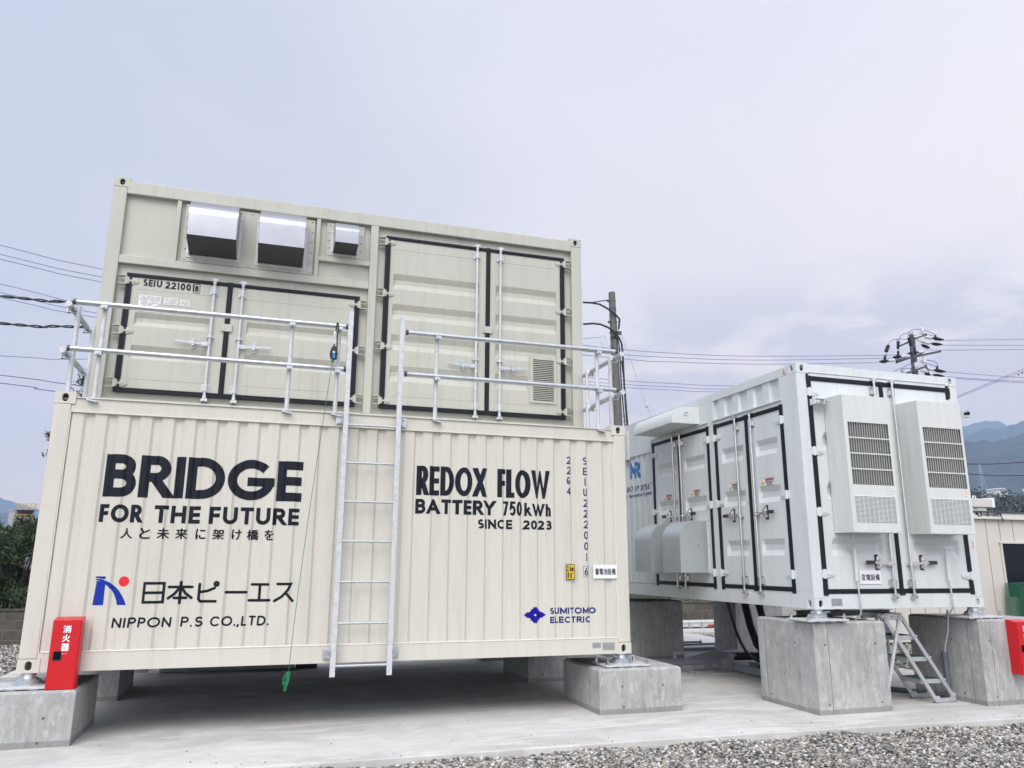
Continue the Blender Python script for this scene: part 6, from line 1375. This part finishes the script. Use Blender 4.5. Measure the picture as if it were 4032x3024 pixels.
# ================ far left works tower ================
def az(a, el, D): a, el = math.radians(a), math.radians(el); return Vector((CAM.x+math.sin(a)*D, CAM.y+math.cos(a)*D, CAM.z+math.tan(el)*D))
D = 95; c = az(-14.42, 3.1, D)
tw = thing('silo_tower', (c.x, c.y, -1), 'distant rusty brown cylindrical tower with yellow railings above the hedge', 'tower')
MB().lathe((c.x, c.y, -1), [(.62, 0), (.62, c.z+.65), (.74, c.z+.66), (.76, c.z+.86), (.74, c.z+1.0)], 20).build('drum', 'rustbrown', tw, smooth=40)
mb = MB()
for k in range(14):
    a = 2*math.pi*k/14; x, y = c.x+.95*math.cos(a), c.y+.95*math.sin(a)
    for z in (c.z, c.z-1.15): mb.cyl((x, y, z), (x, y, z+.62), .022, 5)
for z in (c.z+.3, c.z+.6, c.z-.55, c.z-.85): mb.tube([(c.x+.95*math.cos(2*math.pi*k/20), c.y+.95*math.sin(2*math.pi*k/20), z) for k in range(21)], .02, 4)
mb.build('railing', 'railyellow', tw)
MB().cyl((c.x, c.y, c.z-.08), (c.x, c.y, c.z-.03), 1.0, 20).cyl((c.x, c.y, c.z-1.2), (c.x, c.y, c.z-1.15), 1.0, 20).box(c.x-1.35, c.x-.8, c.y-.4, c.y+.4, -1, c.z-.35).box(c.x-1.5, c.x-.6, c.y-.1, c.y+.1, c.z-.15, c.z-.02).build('platform', 'plate', tw)

# ================ mountains and far slopes ================
def hillmat(name, a, b_, sc=.004):
    m = mat(name, a, .95, 0, .2, sc, (1, 1, 1), col2=b_); return m
HM = hillmat('forest_slope', (.055, .068, .062), (.010, .018, .022), .03)
HM2 = hillmat('near_forest', (.07, .085, .05), (.025, .035, .02), .06)
def ridge(name, D0, D1, prof, m, seed, rough=.035, na=420, nr=46, back=1.25, tree=0.):
    "a mountain as real terrain between distances D0 (foot) and D1 (crest); prof = [(azimuth, elevation of crest)]"
    A = np.linspace(prof[0][0], prof[-1][0], na+1); E_ = np.interp(A, [p[0] for p in prof], [p[1] for p in prof]); V = []; R_ = list(np.linspace(0, 1, nr))+[1.08, 1.25]
    for t in R_:
        D = D0+(D1-D0)*t
        for a, e in zip(A, E_):
            H = math.tan(math.radians(e))*D1; s_ = (t**1.15 if t <= 1 else 1-(t-1)*1.6); x, y = CAM.x+math.sin(math.radians(a))*D, CAM.y+math.cos(math.radians(a))*D
            n_ = mnoise.fractal(Vector((x/D1*7+seed, y/D1*7, seed)), 1., 2., 6)*rough*H*(.25+min(t, 1)*1.0)+mnoise.noise(Vector((x/D1*160, y/D1*160, seed)))*tree
            rv = abs(mnoise.noise(Vector((a*.55+seed, t*1.1, seed*2)))); V.append((x, y, GZ-2+CAM.z*min(t, 1)+H*s_*(1-.22*rv*(1-abs(2*min(t, 1)-1)))+n_*(1 if 0 < t else 0)))
    n = na+1; F = [(j*n+i, j*n+i+1, (j+1)*n+i+1, (j+1)*n+i) for j in range(len(R_)-1) for i in range(na)]
    me = bpy.data.meshes.new(name); me.from_pydata(V, [], F); me.polygons.foreach_set('use_smooth', [True]*len(F)); me.materials.append(m); o = bpy.data.objects.new(name, me); COL.objects.link(o); o['kind'] = 'structure'; return o
ridge('mountain_range', 2200, 3300, [(20, 2), (35, 5), (44, 8.1), (47, 8.5), (48.2, 8.72), (48.8, 8.95), (49.5, 9.05), (50.1, 9.0), (50.6, 8.6), (51.5, 8.8), (54, 8.5), (62, 7), (80, 4)], HM, 3.3, .03, tree=6)
ridge('mountain_range', 1500, 2300, [(20, 2), (38, 5), (46, 8.0), (48.2, 8.30), (49.2, 8.52), (50, 8.5), (50.4, 8.45), (51.2, 8.65), (52, 8.75), (56, 8), (66, 6), (80, 4)], HM, 7.7, .02, tree=5)
ridge('mountain_slope', 650, 1300, [(20, 2), (36, 5), (46, 7.5), (48.2, 7.68), (49.2, 7.75), (50, 7.8), (50.6, 7.95), (51.5, 8.2), (54, 8.4), (66, 6), (80, 4)], HM, 12.1, .02, tree=4)
ridge('mountain_range', 2200, 3300, [(-40, 2.5), (-25, 3.0), (-18, 3.8), (-15.9, 3.74), (-15.1, 3.5), (-13.7, 3.2), (-8, 2.8), (5, 2), (20, 2)], HM, 17.3, .03, tree=5)
ridge('foothill', 1200, 1900, [(-40, 2), (-20, 2.8), (-15.7, 2.9), (-14.8, 2.9), (-8, 2), (20, 1)], HM, 27.3, .03, tree=4)
# wooded hill at the right with houses
o = ridge('wooded_hill', 90, 260, [(30, 1), (40, 3), (46, 4.0), (48.2, 4.15), (49.3, 4.05), (50.2, 4.15), (51, 3.9), (54, 3.6), (64, 2), (75, 1)], HM2, 31.0, .06, na=260, nr=40, tree=.8)
mb = MB(); r = np.random.default_rng(77); pts = []; trunks = MB()
for k in range(520):
    a = r.uniform(46.5, 53); D = r.uniform(150, 262); t = (D-90)/170; e = np.interp(a, [46, 48.2, 49.3, 50.2, 51, 54], [4.0, 4.15, 4.05, 4.15, 3.9, 3.6]); z = math.tan(math.radians(e))*260*min(1, t)**1.15-1.5
    x, y = CAM.x+math.sin(math.radians(a))*D, CAM.y+math.cos(math.radians(a))*D; rr = r.uniform(1.6, 3.2)
    pts += blob_pts((x, y, z+rr*.9), (rr, rr, rr*.9), 60, r, .55)
leaf_cloud(mb, pts, .75, .45, 13); o = mb.build('woodland', 'leaf3', loc=(200, 150, 0)); o['kind'] = 'stuff'; o['label'] = 'distant wooded hill reading as one mass of trees at the right'; o['category'] = 'woodland'
def house(a, e, D, w_, h_, label, seed):
    c = az(a, e, D); t = thing('house', (c.x, c.y, c.z-h_), label, 'house', 'white houses on the far wooded hill')
    MB().box(c.x-w_/2, c.x+w_/2, c.y-2, c.y+2, c.z-h_-1, c.z).build('wall', 'signwhite', t); MB().prism([(c.x-w_/2-.3, c.z), (c.x+w_/2+.3, c.z), (c.x+w_/4, c.z+h_*.35), (c.x-w_/4, c.z+h_*.35)], c.y-2.3, c.y+2.3).build('roof', 'prefabtrim', t)
    mb = MB()
    for k in range(3): x = c.x-w_*.32+k*w_*.3; mb.box(x, x+w_*.12, c.y-2.03, c.y-2.0, c.z-h_*.7, c.z-h_*.35)
    mb.build('window', 'glassdark', t)
house(49.55, 4.60, 255, 3.0, 1.0, 'wider white house on the far wooded hill', 1); house(51.42, 4.50, 250, 1.6, 1.4, 'small white house on the far hill at the right edge', 2); house(49.0, 4.30, 250, 2.6, .7, 'low pale house on the far hill left of the white one', 3)
# transmission tower on the slope
D = 900; tp, ft = az(48.87, 6.30, D), az(48.83, 5.0, D)
py = thing('transmission_tower', (ft.x, ft.y, ft.z-6), 'pale lattice transmission tower on the mountain slope', 'pylon')
mb = MB(); H = tp.z-ft.z; bw, tw_ = 2.5, .4; lv_ = 9
for k in range(lv_):
    z0, z1 = ft.z-6+(H+6)*k/lv_, ft.z-6+(H+6)*(k+1)/lv_; w0, w1 = bw+(tw_-bw)*k/lv_, bw+(tw_-bw)*(k+1)/lv_
    for sx, sy in ((1, 1), (1, -1), (-1, 1), (-1, -1)):
        mb.cyl((ft.x+sx*w0, ft.y+sy*w0, z0), (ft.x+sx*w1, ft.y+sy*w1, z1), .13, 4)
    for sy in (1, -1): mb.cyl((ft.x-w0, ft.y+sy*w0, z0), (ft.x+w1, ft.y+sy*w1, z1), .08, 4).cyl((ft.x+w0, ft.y+sy*w0, z0), (ft.x-w1, ft.y+sy*w1, z1), .13, 4)
for q in (.7, .82, .94): z = ft.z-6+(H+6)*q; mb.cyl((ft.x-3.0, ft.y, z), (ft.x+3.0, ft.y, z), .18, 4)
mb.build('lattice', 'galv', py)

# ================ gravel ================
def stones(name, pts, smin, smax, seed, label):
    r = np.random.default_rng(seed); bases = []
    for k in range(14):
        bm = bmesh.new(); bmesh.ops.create_icosphere(bm, subdivisions=1, radius=1); v = np.array([q.co[:] for q in bm.verts]); f = np.array([[q.index for q in fa_.verts] for fa_ in bm.faces]); bm.free()
        v = v*(1+r.normal(0, .17, (len(v), 1)))*np.array([1, r.uniform(.6, 1), r.uniform(.45, .8)]); bases.append((v, f))
    n = len(pts); VV = []; FF = []; o_ = 0; which = r.integers(0, 14, n); S = smin+(smax-smin)*r.random(n)**2.0; ang = r.random((n, 3))*6.283
    for k in range(n):
        v, f = bases[which[k]]; a, b, c = ang[k]; b = b*.08; ca_, sa = math.cos(a), math.sin(a); cb2, sb = math.cos(b), math.sin(b); Rz = np.array([[ca_, -sa, 0], [sa, ca_, 0], [0, 0, 1]]); Rx = np.array([[1, 0, 0], [0, cb2, -sb], [0, sb, cb2]])
        VV.append((v*S[k])@(Rz@Rx).T+pts[k]+np.array([0, 0, S[k]*.35])); FF.append(f+o_); o_ += len(v)
    VV = np.concatenate(VV); FF = np.concatenate(FF); me = bpy.data.meshes.new(name); me.vertices.add(len(VV)); me.vertices.foreach_set('co', VV.ravel()); me.loops.add(FF.size); me.loops.foreach_set('vertex_index', FF.ravel().astype(np.int32)); me.polygons.add(len(FF)); me.polygons.foreach_set('loop_start', np.arange(0, FF.size, 3, dtype=np.int32)); me.update(calc_edges=True); me.validate()
    me.materials.append(M['stone']); o = bpy.data.objects.new(name, me); COL.objects.link(o); o['kind'] = 'stuff'; o['label'] = label; o['category'] = 'gravel'
def edge_y(x): return np.interp(x, [-1.35, 2.5, 6, 7.6, 9.9, 11.75], [-1.355, -1.371, -1.38, -1.44, -1.546, -1.63])
r = np.random.default_rng(5); n = 62000; x = r.uniform(1.2, 11.6, n); u = r.random(n); y = edge_y(x)-.012-u*(.25+1.75*np.clip((x-1.2)/5.5, 0, 1)); z = GZ+.035*np.exp(-(edge_y(x)-y)/.15)*.6+.014*np.sin(x*5+y*3)+r.random(n)*.012
stones('gravel', np.stack([x, y, z], 1), .007, .024, 1, 'loose grey and tan crushed gravel along the front of the slab')
n = 16000; x = r.uniform(11.77, 16.5, n); y = r.uniform(-1.5, 8.6, n); z = np.full(n, GZ+.012)+r.random(n)*.03; n2 = 9000; x = np.concatenate([x, r.uniform(-4.6, -1.37, n2)]); y = np.concatenate([y, r.uniform(4.8, 10.05, n2)]); z = np.concatenate([z, np.full(n2, GZ+.01)+r.random(n2)*.02])
stones('gravel', np.stack([x, y, z], 1), .012, .030, 2, 'crushed gravel around the far sides of the slab')
n3 = 420; x = r.uniform(-1.2, 11.5, n3); y = edge_y(x)+.03+r.random(n3)**2.2*1.6; ok = ~(((x < .56) | ((x > 5.56) & (x < 6.6)) | ((x > 7.84) & (x < 8.86)) | (x > 10.1)) & (y > -.9))
stones('gravel', np.stack([x, y, np.full(n3, SZ+.001)], 1)[ok], .0025, .008, 4, 'small grit scattered on the front of the slab')
# haze
hz = bpy.data.materials.new('haze_air'); hz.use_nodes = True; ht = hz.node_tree; ht.nodes.clear(); ho = ht.nodes.new('ShaderNodeOutputMaterial'); hv = ht.nodes.new('ShaderNodeVolumePrincipled'); hv.inputs['Density'].default_value = .00042; hv.inputs['Color'].default_value = (.54, .73, 1., 1); hv.inputs['Anisotropy'].default_value = .2
ht.links.new(hv.outputs[0], ho.inputs['Volume'])
me = bpy.data.meshes.new('haze'); bm = bmesh.new(); bmesh.ops.create_cube(bm, size=1); bmesh.ops.scale(bm, vec=(8400, 4500, 700), verts=bm.verts); bmesh.ops.translate(bm, vec=(0, 2050, 700/2-30), verts=bm.verts); bm.to_mesh(me); bm.free(); me.materials.append(hz)
ho_ = bpy.data.objects.new('haze', me); COL.objects.link(ho_); ho_['kind'] = 'stuff'; ho_['label'] = 'pale blue haze over the valley'
